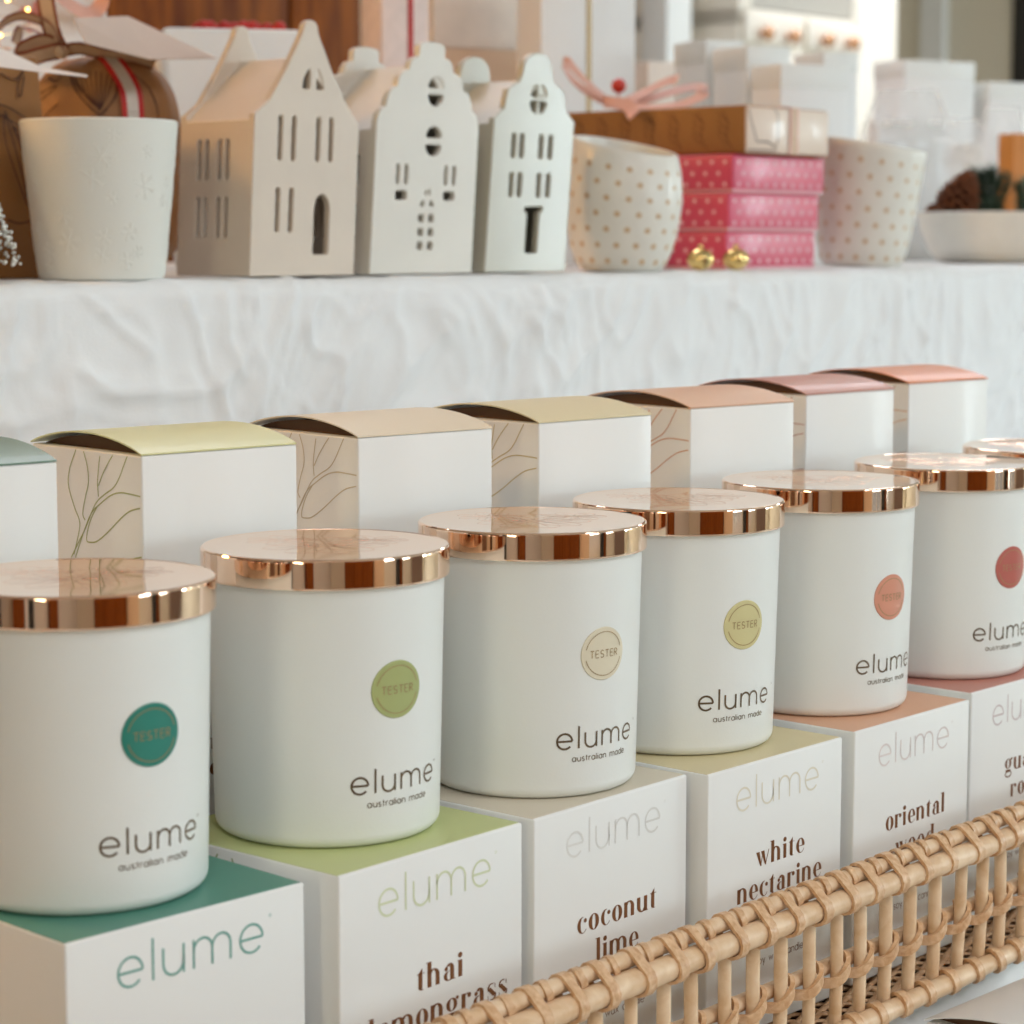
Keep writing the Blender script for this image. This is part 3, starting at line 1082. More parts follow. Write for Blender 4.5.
g2 = scallop(w2, .0965, [(.008, .013), (.0095, .0135), (.0105, .0115), (.0085, .009)], .024, .1535)
hf = [half(.0545, .1232, .0076, .0074, 0, 180), half(.0545, .1186, .0076, .0074, 180, 360),
      half(.0545, .0902, .0076, .0074, 0, 180), half(.0545, .0856, .0076, .0074, 180, 360)]
for x in (.0205, .0285, .0665, .0745):
    hf.append(slit(x + .0015, .0655, .0032, .0132))
for x in (.0260, .0720):
    hf.append(slit(x, .0518, .0108, .0056))
for x in (.0462, .0558):
    for z in (.0185, .0275, .0365):
        hf.append(slit(x, z, .0052, .0050))
hf += [[(.0440, .0445), (.0488, .0445), (.0480, .0490), (.0452, .0475)], [(.0532, .0445), (.0580, .0445), (.0568, .0475), (.0540, .0490)],
       [(.0478, .0528), (.0500, .0510), (.0500, .0572), (.0486, .0556)], [(.0520, .0510), (.0542, .0528), (.0534, .0556), (.0520, .0572)]]
hs = [slit(x, z, .0027, .020) for x in (.016, .023, .044, .051) for z in (.035, .068)]
house('creamy white ceramic house lantern with scalloped gable and round windows', W(11.01, 10.74, RISER + .0015), TH, math.radians(4.6), w2, d2, .0935, g2, .1385, hf, hs, M_HOUSE2, 1.02, 1.005)

# house 3: stepped bell gable
w3, d3 = .0845, .065
L = [(0, .106), (.0055, .1105), (.0095, .1125), (.0105, .118), (.0125, .1262), (.0185, .1300), (.0235, .1318), (.0262, .1365)]
cap = [(.04225 + .0155 * math.cos(a), .1405 + .0125 * math.sin(a)) for a in [PI - i * PI / 12 for i in range(13)]]
g3 = L + cap + [(w3 - a, b) for a, b in L[::-1]]
hf = []
cxr, czr = .0445, .1205
for (a0, a1, dx, dz) in ((8, 82, .0011, .0011), (98, 172, -.0011, .0011), (188, 262, -.0011, -.0011), (278, 352, .0011, -.0011)):
    hf.append([(cxr + dx, czr + dz)] + half(cxr + dx * .6, czr + dz * .6, .0082, .0098, a0, a1, 5))
for x in (.0215, .0300, .0500, .0600):
    hf.append(slit(x, .0875, .0042, .0165)); hf.append(slit(x, .0605, .0042, .0165))
hf.append([(.0400, .013), (.0525, .013), (.0525, .0415), (.0560, .0425), (.0560, .0455), (.0370, .0455), (.0370, .0425), (.0400, .0415)])
house('sage white ceramic house lantern with stepped bell gable and square doorway', W(12.15, 10.74, RISER + .0015), TH, math.radians(5.6), w3, d3, .1015, g3, .1345, hf, [], M_HOUSE3, 1.04, 1.005)

# white bisque cup with snowflakes
cup = thing('tealight_cup', 'white bisque cup embossed with snowflakes beside the leftmost ceramic house', 'cup', W(9.03, 11.05, RISER + .0002), 0)
cr0, cr1, ch = .0372, .0468, .0945


def cr(z):
    return cr0 + (cr1 - cr0) * (z / ch) ** .9


bm = NB()
pr = [(0, .0), (cr0 - .003, 0), (cr0 - .0008, .001), (cr(.004), .004)] + [(cr(ch * q / 8), ch * q / 8) for q in range(1, 8)] + [(cr1, ch - .0012), (cr1 - .001, ch), (cr1 - .0026, ch - .0006), (cr1 - .003, ch - .002), (cr0 - .003, .006), (0, .006)]
lathe(bm, pr, 96)
r4 = random.Random(12)
spots = []
for i in range(46):
    a, z, R = r4.uniform(-PI, 0.3), r4.uniform(.008, ch - .008), r4.choice([.004, .0055, .008])
    if all(math.hypot((a - b) * .042, z - zz) > (R + RR2) * .85 for b, zz, RR2 in spots):
        spots.append((a, z, R))
for a, z, R in spots:
    f = lambda u, v, h, a=a, z=z: Vector(((cr(z + v) + h) * math.cos(a + u / .042), (cr(z + v) + h) * math.sin(a + u / .042), z + v))
    ph = r4.random()
    for k in range(6):
        an = ph + k * PI / 3
        c, s = math.cos(an), math.sin(an)
        stroke(bm, [(0, 0), (R * c * .5, R * s * .5), (R * c, R * s)], .0011, f, ridge=.0003)
        for q in (.55, .8):
            for sg in (-1, 1):
                bn = an + sg * .9
                stroke(bm, [(R * q * c, R * q * s), (R * q * c + R * .3 * math.cos(bn), R * q * s + R * .3 * math.sin(bn))], .0008, f, ridge=.00024)
obj('cup_body', bm, M_BISQUE, cup, 35)


def dotted_pot(label, loc, prof_o, prof_i, rows, cols, tilt, axis, dotr, slant=0.0, yaw=0.0, slant2=0.0, zs=1.0):
    """prof_o outer (r,z) bottom to top; prof_i inner back down"""
    bm = NB()
    lathe(bm, prof_o + prof_i, 80)

    def rad(z):
        for (r0, z0), (r1, z1) in zip(prof_o[:-1], prof_o[1:]):
            if z0 <= z <= z1 and z1 > z0:
                return r0 + (r1 - r0) * (z - z0) / (z1 - z0)
        return prof_o[-1][0]
    zmax = prof_o[-1][1]
    for i in range(rows):
        z = .008 + (zmax - .022) * i / (rows - 1)
        for j in range(cols):
            a = 2 * PI * (j + .5 * (i % 2)) / cols
            r = rad(z)
            c = []
            for q in range(9):
                an = 2 * PI * q / 9
                u, v = dotr * math.cos(an), dotr * math.sin(an)
                rz = rad(z + v) + .00025
                c.append(bm.verts.new((rz * math.cos(a + u / r), rz * math.sin(a + u / r), z + v)))
            f = bm.faces.new(c); f.material_index = 1
    for v in bm.verts:
        v.co.z *= zs
    if slant:
        for v in bm.verts:       # rim cut on a slant, lower towards local +x
            k = max(0, v.co.z / zmax)
            v.co.z += (-slant * v.co.x + slant2 * v.co.y) * k * k
    o = obj('dotted_pot', bm, [M_POT, M_DOT], None, 40)
    o.matrix_world = Matrix.Translation(loc) @ Matrix.Rotation(yaw, 4, 'Z') @ Matrix.Rotation(tilt, 4, Vector(axis))
    return tag(o, label, 'pot', 'tan dotted ceramic pots')


po = [(0, 0), (.026, 0), (.0305, .0012), (.0345, .006), (.0385, .016), (.0418, .028), (.0440, .042), (.0449, .056), (.0447, .070), (.0432, .083), (.0412, .0925), (.0402, .0960)]
pi_ = [(.0392, .0972), (.0378, .0968), (.0375, .094), (.0405, .07), (.0405, .045), (.034, .018), (.024, .006), (0, .005)]
dotted_pot('rounded white pot with tan dots beside the sage ceramic house', W(14.03, 11.02, RISER + .0002), po, pi_, 7, 17, math.radians(2), (0, 1, 0), .0024, .15, -.05, .13, .975)
po = [(0, 0), (.028, 0), (.0335, .0012), (.037, .006), (.0405, .02), (.0436, .04), (.0462, .06), (.0484, .08), (.0500, .098), (.0503, .1035)]
pi_ = [(.0496, .1045), (.0484, .1038), (.048, .10), (.0455, .07), (.04, .03), (.03, .008), (0, .006)]
dotted_pot('tapered white pot with tan dots beside the pink gift boxes', W(17.70, 11.20, RISER + .0002), po, pi_, 7, 17, math.radians(3), (0, 1, 0), .0024, .1, 0, .03, 1.03)

# pink polka dot boxes
hb = .0307
for k in range(3):
    off = (-.03, 0.0, .055)[k]
    wd = (1.26, 1.28, 1.30)[k]
    pos = W(15.29 + off, 10.92, RISER + .0002 + k * hb)
    t = thing('polka_dot_box', 'rose red gift box with pale dots, %s of the stack of three' % ('bottom one', 'middle one', 'top one')[k], 'box', pos, TH, 'rose polka dot gift boxes')
    bm = NB()
    box(bm, 0, wd * U, 0, .105, 0, hb - .002, .0006)
    for a, Lx in ((0, wd * U), (1, .105)):
        for i in range(0):
            for j in range(12):
                x = .008 + j * .0118 + (.0059 if i % 2 else 0)
                if x > Lx - .004:
                    continue
                z = .005 + i * .0105
                c = []
                for q in range(10):
                    u, v = .0019 * math.cos(2 * PI * q / 10), .0019 * math.sin(2 * PI * q / 10)
                    c.append(bm.verts.new((x + u, -.0002, z + v) if a == 0 else (-.0002, x + u, z + v)))
                bm.faces.new(c).material_index = 1
    obj('base', bm, M_PDOT, t, 40)
    bm = NB()
    box(bm, -.0010, wd * U + .0010, -.0010, .106, .0022, hb - .0003, .0022, 4)
    box(bm, -.0012, wd * U + .0012, -.0012, .1062, .0012, .0020, mi=1)
    for a, Lx in ((0, wd * U), (1, .105)):
        for i in range(3):
            for j in range(12):
                x = .007 + j * .0128 + (.0064 if i % 2 else 0)
                if x > Lx - .003:
                    continue
                z = .0065 + i * .0088
                c = []
                for q in range(10):
                    u, v = .0018 * math.cos(2 * PI * q / 10), .0018 * math.sin(2 * PI * q / 10)
                    c.append(bm.verts.new((x + u, -.00115, z + v) if a == 0 else (-.00115, x + u, z + v)))
                bm.faces.new(c).material_index = 1
    obj('lid', bm, [M_PINKBOX, M_PDOT], t, 40)

# kraft present on top of the pink boxes
zt = RISER + 3 * hb + .0003
gp = thing('wrapped_present', 'flat kraft wrapped present with pink bow on the stack of rose boxes', 'present', W(15.42, 10.86, zt), TH)
PW, PD, PH = .119, .185, .0385
bm = NB()
box(bm, 0, PW, 0, PD, 0, PH, .002, 3)
fl2 = lambda x, y, h: Vector((-.0003, x, y))
for q in range(7):
    x0 = .012 + q * .025
    stroke(bm, [(p.x, p.y) for p in catmull([(x0, .004, 0), (x0 + .006, .014, 0), (x0 + .004, .024, 0), (x0 + .010, .034, 0)], 5)], .0008, fl2, 1)
    for j in range(4):
        stroke(bm, [(p.x, p.y) for p in catmull([(x0 + .005, .008 + j * .006, 0), (x0 + .011, .012 + j * .006, 0), (x0 + .014, .018 + j * .005, 0)], 4)], .0006, fl2, 1)
obj('wrapped_body', bm, [M_KRAFTD, M_INK], gp, 40)
bm = NB()
box(bm, .0008, PW - .0008, -.0016, .0002, .0012, PH - .0012, .0005)
obj('lit_end', bm, mat('lit_kraft_paper', RGB(226, 204, 186), .4, coat=.3), gp, 40)  # same kraft wrap, paled to carry the light falling on this end
bm = NB()
f3 = lambda x, y, h: Vector((x, -.0018, y))
stroke(bm, [(.002, PH - .003), (.014, .010), (.030, .010), (.040, .006)], .0012, f3)
stroke(bm, [(.002, .003), (.040, .003), (.044, .012), (.044, PH - .006), (.038, PH - .002)], .0011, f3)
obj('fold_lines', bm, M_INK, gp)
bm = NB()
band(bm, [Vector((.066, -.0026, 0.0005)), Vector((.066, -.0026, PH)), Vector((.066, .004, PH + .0008)), Vector((.066, PD * .5, PH + .0008)), Vector((.066, PD, PH + .0008))], Vector((1, 0, 0)), .012, .0006, mis=[(0, .25, 1), (.25, .75, 0), (.75, 1, 1)])
obj('ribbon', bm, [M_RIBBON, M_PINKR], gp)
bm = NB()
kn = Vector((.03, .152, PH + .006))
ex = Vector((1, 0, 0))


def loopband(bm, c, pts, w, th, wd):
    band(bm, catmull([c + Vector(p) for p in pts], 8), wd, w, th)


vx = Vector((math.cos(-TH), math.sin(-TH), 0))   # picture-parallel direction in local frame (for the bow's spread)
vy = Vector((-math.sin(-TH), math.cos(-TH), 0))


def bl(a, b, z):
    return vx * a + vy * b + Vector((0, 0, z))


for pts in ([bl(0, 0, 0), bl(-.02, .004, .008), bl(-.038, .008, .022), bl(-.046, .006, .034), bl(-.043, -.004, .035), bl(-.030, -.01, .022), bl(-.012, -.006, .006), bl(0, 0, 0)],
            [bl(0, 0, 0), bl(.02, .008, .004), bl(.045, .012, .012), bl(.066, .006, .016), bl(.072, -.006, .010), bl(.055, -.014, .001), bl(.03, -.01, -.003), bl(0, 0, 0)],
            [bl(0, 0, 0), bl(-.012, -.02, .002), bl(.004, -.05, -.002), bl(.010, -.07, -.012)],
            [bl(0, 0, 0), bl(.02, .01, .010), bl(.04, .006, .020), bl(.05, -.002, .022)]):
    band(bm, catmull([kn + p for p in pts], 8), vy * .78 + Vector((0, 0, .62)), .0105, .0006)
obj('bow', bm, M_PINKR, gp, 60)
bm = NB()
bmesh.ops.create_uvsphere(bm, u_segments=20, v_segments=12, radius=.0063, matrix=Matrix.Translation(kn + bl(.0, -.008, .016)))
tube(bm, [kn + bl(.0, -.008, .016), kn + bl(0, -.003, .004)], .0006, 6)
obj('berry', bm, M_BERRY, gp, 60)

# gold bells
for k, (s, t) in enumerate(((14.62, 10.70), (15.06, 10.68))):
    b = thing('jingle_bell', ('gold jingle bell nearer the dotted round pot' if k == 0 else 'gold jingle bell in front of the rose boxes at their corner'), 'bell', W(s, t, RISER + .0003), .4 + k, 'gold jingle bells')
    bm = NB()
    R = .0106
    lathe(bm, [(0, 0)] + [(R * math.sin(a), R * .82 - R * .82 * math.cos(a)) for a in [PI * q / 16 for q in range(1, 16)]] + [(0, R * 1.64)], 32)
    bmesh.ops.create_uvsphere(bm, u_segments=12, v_segments=8, radius=.0022, matrix=Matrix.Translation((0, 0, .0005 + R * 1.68)))
    obj('shell', bm, M_GOLD, b, 60)
    bm = NB()
    for a in (0, PI / 2):
        stroke(bm, [(q * .001 - .008, 0) for q in range(17)], .0012, lambda u, v, h, a=a: Vector((0, 0, R * .82)) + Matrix.Rotation(a, 3, 'Z') @ Vector((math.sin(u / .0115) * R * 1.01, v, -math.cos(u / .0115) * R * .83)) if False else Vector((0, 0, R * .82)) + Matrix.Rotation(a, 3, 'Z') @ Vector((v, -math.cos(u / .009) * R * 1.015, math.sin(u / .009) * R * .83)))
    obj('slot', bm, M_BLACK, b)

# white oval dish with pine cone and greenery
dish = thing('oval_dish', 'low white oval dish holding greenery at the right end of the linen step', 'bowl', W(21.75, 11.72, RISER + .0012), TH)
bm = NB()
lathe(bm, [(0, 0), (.085, 0), (.092, .0015), (.100, .012), (.108, .032), (.112, .047), (.1125, .0490), (.1115, .0505), (.1095, .0495), (.106, .036), (.096, .012), (.08, .008), (0, .008)], 72)
for v in bm.verts:
    v.co.x *= 1.15
obj('dish_body', bm, M_POT, dish, 40)


def pinecone(label, loc, rot, L):
    bm = NB()
    n = 90
    for k in range(n):
        q = k / n
        z = L * q
        r = L * .34 * math.sin(PI * (q * .85 + .12)) ** .8
        a = k * 2.39996
        d = Vector((math.cos(a), math.sin(a), 0)); u = Vector((-math.sin(a), math.cos(a), 0))
        c0 = Vector((0, 0, z))
        tip = c0 + d * r + Vector((0, 0, L * .05))
        w = L * .085
        vs = [c0 + d * r * .25 + u * w * .5, c0 + d * r * .25 - u * w * .5, c0 + d * r * .8 - u * w * 1.05, tip - u * w * .35, tip + u * w * .35, c0 + d * r * .8 + u * w * 1.05]
        up = [bm.verts.new(v) for v in vs]
        dn = [bm.verts.new(v - Vector((0, 0, L * .04))) for v in vs]
        bm.faces.new(up); bm.faces.new(dn[::-1])
        for j in range(6):
            bm.faces.new((up[j], dn[j], dn[(j + 1) % 6], up[(j + 1) % 6]))
    tube(bm, [(0, 0, 0), (0, 0, L * .95)], L * .09, 8)
    bmesh.ops.recalc_face_normals(bm, faces=bm.faces[:])
    o = obj('pine_cone', bm, M_CONE)
    o.matrix_world = Matrix.Translation(loc) @ Matrix.Rotation(rot[0], 4, 'X') @ Matrix.Rotation(rot[1], 4, 'Y')
    return tag(o, label, 'pine cone', 'pine cones in the dish')


pinecone('large brown pine cone on the greenery in the white dish', W(21.2, 12.42, RISER + .030), (.25, .35), .068)
pinecone('small brown pine cone lying at the left rim of the white dish', W(21.05, 12.36, RISER + .038), (.9, -.5), .034)


def sprig(label, loc, L, n, m, spread, seed, lean):
    r = random.Random(seed)
    bm = NB()
    for b in range(9):
        base = Vector((r.uniform(-.012, .012), r.uniform(-.012, .012), 0))
        d = Vector((lean[0] + r.uniform(-spread, spread), lean[1] + r.uniform(-spread, spread), lean[2] + r.uniform(0, .4))).normalized()
        tube(bm, [base, base + d * L], .0009, 5)
        for k in range(int(n * 2.4)):
            q = r.random()
            p = base + d * L * q
            nd = (d * .7 + Vector((r.uniform(-1, 1), r.uniform(-1, 1), r.uniform(-1, 1)))).normalized()
            e = p + nd * r.uniform(.010, .018)
            sd = nd.cross(Vector((0, 0, 1)));
            if sd.length < 1e-3:
                continue
            sd = sd.normalized() * .0008
            up = sd.cross(nd).normalized() * .0004
            v = [bm.verts.new(p + sd), bm.verts.new(p - sd), bm.verts.new(p + up), bm.verts.new(e)]
            bm.faces.new((v[0], v[1], v[3])); bm.faces.new((v[1], v[2], v[3])); bm.faces.new((v[2], v[0], v[3]))
    o = obj('fir_sprig', bm, m, None)
    o.location = loc
    return tag(o, label, 'greenery', 'fir sprigs in the dish')


sprig('dark fir sprig rising behind the small pine cone in the dish', W(21.85, 12.33, RISER + .036), .058, 110, M_DKGREEN, .35, 1, (.1, .3, 1))
sprig('grey green fir sprig right of the large pine cone', W(22.15, 11.85, RISER + .038), .052, 110, M_GREYGREEN, .5, 2, (.3, .2, .7))
sprig('dark green fir sprig spilling at the right edge of the photo', W(21.45, 11.68, RISER + .036), .045, 130, M_DKGREEN, .8, 3, (.6, .2, .25))
# orange wooden block behind the dish
# ------------------------------------------------------------------ kraft gifts at the left
kb = thing('kraft_gift_bag', 'printed kraft paper gift bag cut off by the left edge', 'bag', W(9.25, 11.75, RISER + .0003), TH)
bm = NB()
BGH = .137
box(bm, -.14, 0, 0, .075, 0, BGH, .002, 2)
for v in bm.verts:
    if v.co.z > .05:
        v.co.y += (v.co.z - .05) * .12 * (1 if v.co.y < .04 else -1)
    v.co.x += .004 * math.sin(v.co.z * 40)
obj('paper_body', bm, M_KRAFTD, kb, 40)
bm = NB()


def fb(x, y, h):
    return Vector((x + .004 * math.sin(y * 40), (max(0, y - .05)) * .12 - .0006, y))


def curve2(P, n=6):
    return [(p.x, p.y) for p in catmull([(a, b, 0) for a, b in P], n)]


for P in ([(-.05, .108), (-.028, .105), (-.012, .097), (0, .093)], [(-.05, .108), (-.03, .098), (-.015, .092), (-.001, .090)],
          [(-.03, .103), (-.024, .085), (-.022, .062), (-.026, .045), (-.031, .060), (-.034, .085), (-.03, .103)],
          [(-.03, .100), (-.028, .08), (-.0265, .05)], [(-.026, .093), (-.014, .085), (-.008, .068), (-.008, .045), (-.012, .02)],
          [(-.026, .093), (-.017, .072), (-.014, .05), (-.018, .025)], [(-.012, .05), (-.020, .038), (-.032, .034), (-.042, .036)],
          [(-.012, .125), (-.015, .114), (-.018, .112), (-.017, .120), (-.013, .128)], [(-.03, .125), (-.02, .122), (-.012, .127)],
          [(-.012, .04), (-.006, .03), (-.004, .015)]):
    stroke(bm, curve2(P), .0010, fb, step=.004)
sans(bm, 'NEW', .0032, .5, .0009, fb, -.010, .0765)
obj('leaf_print', bm, M_INK, kb)

# round bulging wrapped present
wp = thing('wrapped_present', 'round kraft wrapped present with red and silver ribbon behind the white cup', 'present', W(10.18, 12.4, RISER + .0003), 0)
GX, GY, GZ, GH = .053, .043, .0, .146


def blob(a, v):
    """a azimuth, v 0..1 bottom to top"""
    z = GH * v
    r = (1 - abs(2 * v - 1) ** 4.5) ** .42 * (1 + .035 * math.sin(5 * a + 2) + .02 * math.sin(11 * a)) * (1 - .10 * v)
    return Vector((GX * r * math.cos(a), GY * r * math.sin(a), z))


bm = NB()
na, nv = 72, 40
rows = []
for j in range(nv + 1):
    v = .004 + .992 * j / nv
    rows.append([bm.verts.new(blob(2 * PI * k / na, v)) for k in range(na)])
for a, b in zip(rows[:-1], rows[1:]):
    for k in range(na):
        bm.faces.new((a[k], a[(k + 1) % na], b[(k + 1) % na], b[k]))
bm.faces.new(rows[0][::-1]); bm.faces.new(rows[-1])
obj('wrapped_body', bm, M_KRAFT, wp, 70)
bm = NB()


def fg(x, y, h):
    """x along the azimuth (metres), y height"""
    p = blob(-PI / 2 + x / .045, max(.01, min(.99, y / GH)))
    d = Vector((p.x, p.y, 0)).normalized()
    return p + d * .0006 + Vector((0, 0, .0003))


for k in range(8):
    x0 = -.016 + k * .0042
    stroke(bm, curve2([(.004, .108), ((x0 + .004) / 2, .118), (x0, .134 - abs(k - 4) * .001)]), .0007, fg)
stroke(bm, curve2([(.004, .104), (-.012, .120), (-.020, .132)]), .001, fg)
stroke(bm, curve2([(.004, .104), (.014, .118), (.014, .132)]), .001, fg)
for P in ([(-.045, .118), (-.036, .122), (-.028, .124), (-.03, .121), (-.04, .115)], [(-.044, .095), (-.033, .105), (-.024, .112)],
          [(-.012, .104), (-.010, .098), (-.004, .092)], [(.030, .132), (.040, .124), (.044, .108), (.043, .094)], [(-.04, .13), (-.03, .127), (-.026, .131)]):
    stroke(bm, curve2(P), .0009, fg)
txt = NB(); txt.free()
fr = lambda x, y, h: fg(-.006 + x * .72 + y * .69, .1165 - x * .69 + y * .72, h)
sans(bm, 'LEMON MYRTLE', .0022, .5, .0007, fr, 0, 0)
obj('leaf_print', bm, M_INK, wp)
# ribbon running down the front right side
bm = NB()
pts, wds = [], []
for q in range(30):
    v = .30 + .685 * q / 29
    a = -PI / 2 + .52 - .25 * max(0, (v - .8) / .2) ** 1.5
    p = blob(a, v)
    d = Vector((p.x, p.y, .0)).normalized()
    pts.append(p * 1.0 + d * .0012 + Vector((0, 0, .0006)))
    wds.append(Vector((-math.sin(a), math.cos(a), 0)))
band(bm, pts, wds, .0150, .0007, mis=[(0, .24, 1), (.24, .76, 0), (.76, 1.0, 1)])
obj('ribbon', bm, [M_SILVER, M_RED], wp, 60)
# bow of cream and brown ribbon at the top
bm = NB()
kn = Vector((-.023, -.024, GH + .0015))
mis = [(0, .16, 1), (.16, .84, 0), (.84, 1, 1)]
q_ = .1 / 151.0


def kp(*P):
    return catmull([kn + Vector((a * q_, y * .001, b * q_)) for a, b, y in P], 8)


for pts, wdir in ((kp((0, 0, 0), (-12, 24, -4), (-36, 33, -7), (-56, 24, -8), (-68, 0, -6), (-60, -8, 0)), Vector((.25, -.9, .35))),
            (kp((0, 0, 0), (-6, 14, -6), (-10, 34, -9), (-13, 60, -8), (-10, 85, -4)), Vector((1, -.25, 0))),
            (kp((0, 0, 0), (-16, 8, -5), (-36, 0, -9), (-44, -12, -10)), Vector((.3, -.5, .8))),
            (kp((-44, -12, -10), (-30, -9, -10), (-14, -4, -8), (0, 0, 0)), Vector((.1, -.6, .8))),
            (kp((0, 0, 0), (-20, 20, 10), (-42, 26, 14), (-50, 8, 12)), Vector((.3, .8, .3))),
            (kp((0, 0, 0), (20, 2, 0), (45, -4, 2), (70, -6, 6), (90, -12, 10)), Vector((.1, -.7, .5)))):
    band(bm, pts, wdir, .0125, .0006, mis=mis)
bmesh.ops.create_uvsphere(bm, u_segments=12, v_segments=8, radius=.0055, matrix=Matrix.Translation(kn))
obj('bow', bm, [M_RIBBON, M_RIBBONE], wp, 60)


# gift tags (held out by the bow)
def card(name, label, pts, th, m):
    bm = NB()
    A = [bm.verts.new(p) for p in pts]
    nn = (Vector(pts[1]) - Vector(pts[0])).cross(Vector(pts[2]) - Vector(pts[0])).normalized() * th
    B = [bm.verts.new(Vector(p) + nn) for p in pts]
    bm.faces.new(A[::-1]); bm.faces.new(B)
    for j in range(len(A)):
        bm.faces.new((A[j], A[(j + 1) % len(A)], B[(j + 1) % len(A)], B[j]))
    bmesh.ops.recalc_face_normals(bm, faces=bm.faces[:])
    o = obj(name, bm, m)
    return tag(o, label, 'tag', 'gift tags')


card('gift_tag', 'large taupe card gift tag sticking out over the ribboned kraft present', [at(73, 18, 12.0), at(128, 16, 12.3), at(217, 58, 11.75), at(150, 59, 11.6), at(86, 43, 11.75)], .0006, M_TAGG)
card('gift_tag', 'narrow cream card gift tag pointing right over the kraft bag at the left edge', [at(-30, 36, 11.7), at(0, 47, 11.62), at(42, 67, 11.5), at(88, 75, 11.45), at(87, 77, 11.42), at(40, 72, 11.35), at(-30, 63, 11.2)], .0006, M_CARDTAG)

# bottle brush tree
bt = thing('bottle_brush_tree', 'snow tipped bottle brush tree at the left edge in front of the kraft bag', 'ornament', W(8.02, 10.95, RISER + .0003), 0)
bm = NB()
lathe(bm, [(0, 0), (.012, 0), (.012, .004), (.004, .006), (0, .006)], 20)
obj('base', bm, M_WOOD, bt, 40)
bm = NB()
bs = NB()
r5 = random.Random(5)
TR = .026
for k in range(4200):
    q = r5.random() ** .8
    z = .010 + .062 * q
    R = TR * (1 - q) ** .85 + .002
    a = r5.random() * 2 * PI
    d = Vector((math.cos(a), math.sin(a), r5.uniform(-.12, .12)))
    u = Vector((-math.sin(a), math.cos(a), 0)) * .0008
    c = Vector((0, 0, z))
    R *= r5.uniform(.82, 1.0)
    w = Vector((0, 0, .0003))
    va = [bm.verts.new(c + u), bm.verts.new(c - u), bm.verts.new(c + d * R)]
    bm.faces.new(va)
    if r5.random() < .22:
        e = c + d * R
        bmesh.ops.create_icosphere(bs, subdivisions=1, radius=r5.uniform(.0008, .0013), matrix=Matrix.Translation(e))
tube(bm, [(0, 0, .004), (0, 0, .074)], .0012, 6)
obj('bristles', bm, M_DKGREEN, bt)
obj('snow_tips', bs, M_SNOW, bt, 60)['kind'] = 'stuff'

# ------------------------------------------------------------------ things behind the houses
# white planter with red berries
pl = thing('white_planter', 'square white planter with red trimmings behind the warm beige ceramic house', 'planter', W(12.75, 14.0, RISER + .0003), TH - .62)
bm = NB()
PHH = .186
box(bm, -.055, .055, -.05, .05, 0, PHH, .004, 3)
for v in bm.verts:
    k = .74 + .26 * v.co.z / PHH
    v.co.x *= k; v.co.y *= k
box(bm, -.048, .048, -.043, .043, PHH - .004, PHH + .0005)
obj('planter_body', bm, M_WHITEG, pl, 40)
bm = NB()
for k in range(26):
    bmesh.ops.create_uvsphere(bm, u_segments=10, v_segments=6, radius=.0055, matrix=Matrix.Translation((rnd.uniform(-.025, .04), rnd.uniform(-.03, .03), PHH + .003)))
o = obj('red_trimmings', bm, M_RED, pl, 60)
cn = thing('candy_cane', 'pink and white candy cane standing behind the gable of the beige house', 'ornament', W(13.02, 13.3, RISER + .0003), 0)
bm = NB()
for k in range(26):
    z = .177 * k / 26
    tube(bm, [(0, 0, z), (.001, 0, z + .177 / 26)], .0045, 10, mi=(k % 2))
hook = [(.001 - .007 + .007 * math.cos(a), 0, .177 + .007 * math.sin(a)) for a in [PI * q / 8 for q in range(9)]]
tube(bm, hook, .0045, 10, mi=0)
obj('stick', bm, [mat('candy_pink', RGB(226, 110, 100), .35), M_WHITEG], cn, 60)

# pink floral gift with fairy lights at far left
fg_ = thing('floral_gift_bag', 'white and pink floral gift bag standing behind the kraft presents', 'bag', W(11.0, 14.6, RISER + .0003), TH - .55)
bm = NB()
box(bm, -.10, .075, -.035, .035, 0, .235, .003, 2)
for v in bm.verts:
    v.co.y += .006 * math.sin(v.co.x * 60 + v.co.z * 25)
f5 = lambda x, y, h: Vector((x, -.0425, y))
r6 = random.Random(9)
for k in range(34):
    x, z, R = r6.uniform(-.09, .065), r6.uniform(.06, .225), r6.uniform(.006, .012)
    for p in range(5):
        an = 2 * PI * p / 5 + r6.random()
        stroke(bm, [(x + R * .2 * math.cos(an), z + R * .2 * math.sin(an)), (x + R * math.cos(an), z + R * math.sin(an))], R * .45, f5, 1 + (k % 2))
obj('paper_body', bm, [M_WHITEG, mat('floral_pink', RGB(222, 150, 140), .6), mat('floral_peach', RGB(228, 190, 170), .6)], fg_, 40)
bm = NB()
for p in ([(.02, -.046, .235), (.035, -.06, .205), (.06, -.05, .19), (.072, -.045, .205), (.06, -.046, .225)], [(.02, -.046, .235), (0, -.06, .215), (-.02, -.055, .205)]):
    band(bm, catmull(p, 8), Vector((0, .5, 1)), .012, .0006)
obj('pink_bow', bm, M_PINKR, fg_, 60)
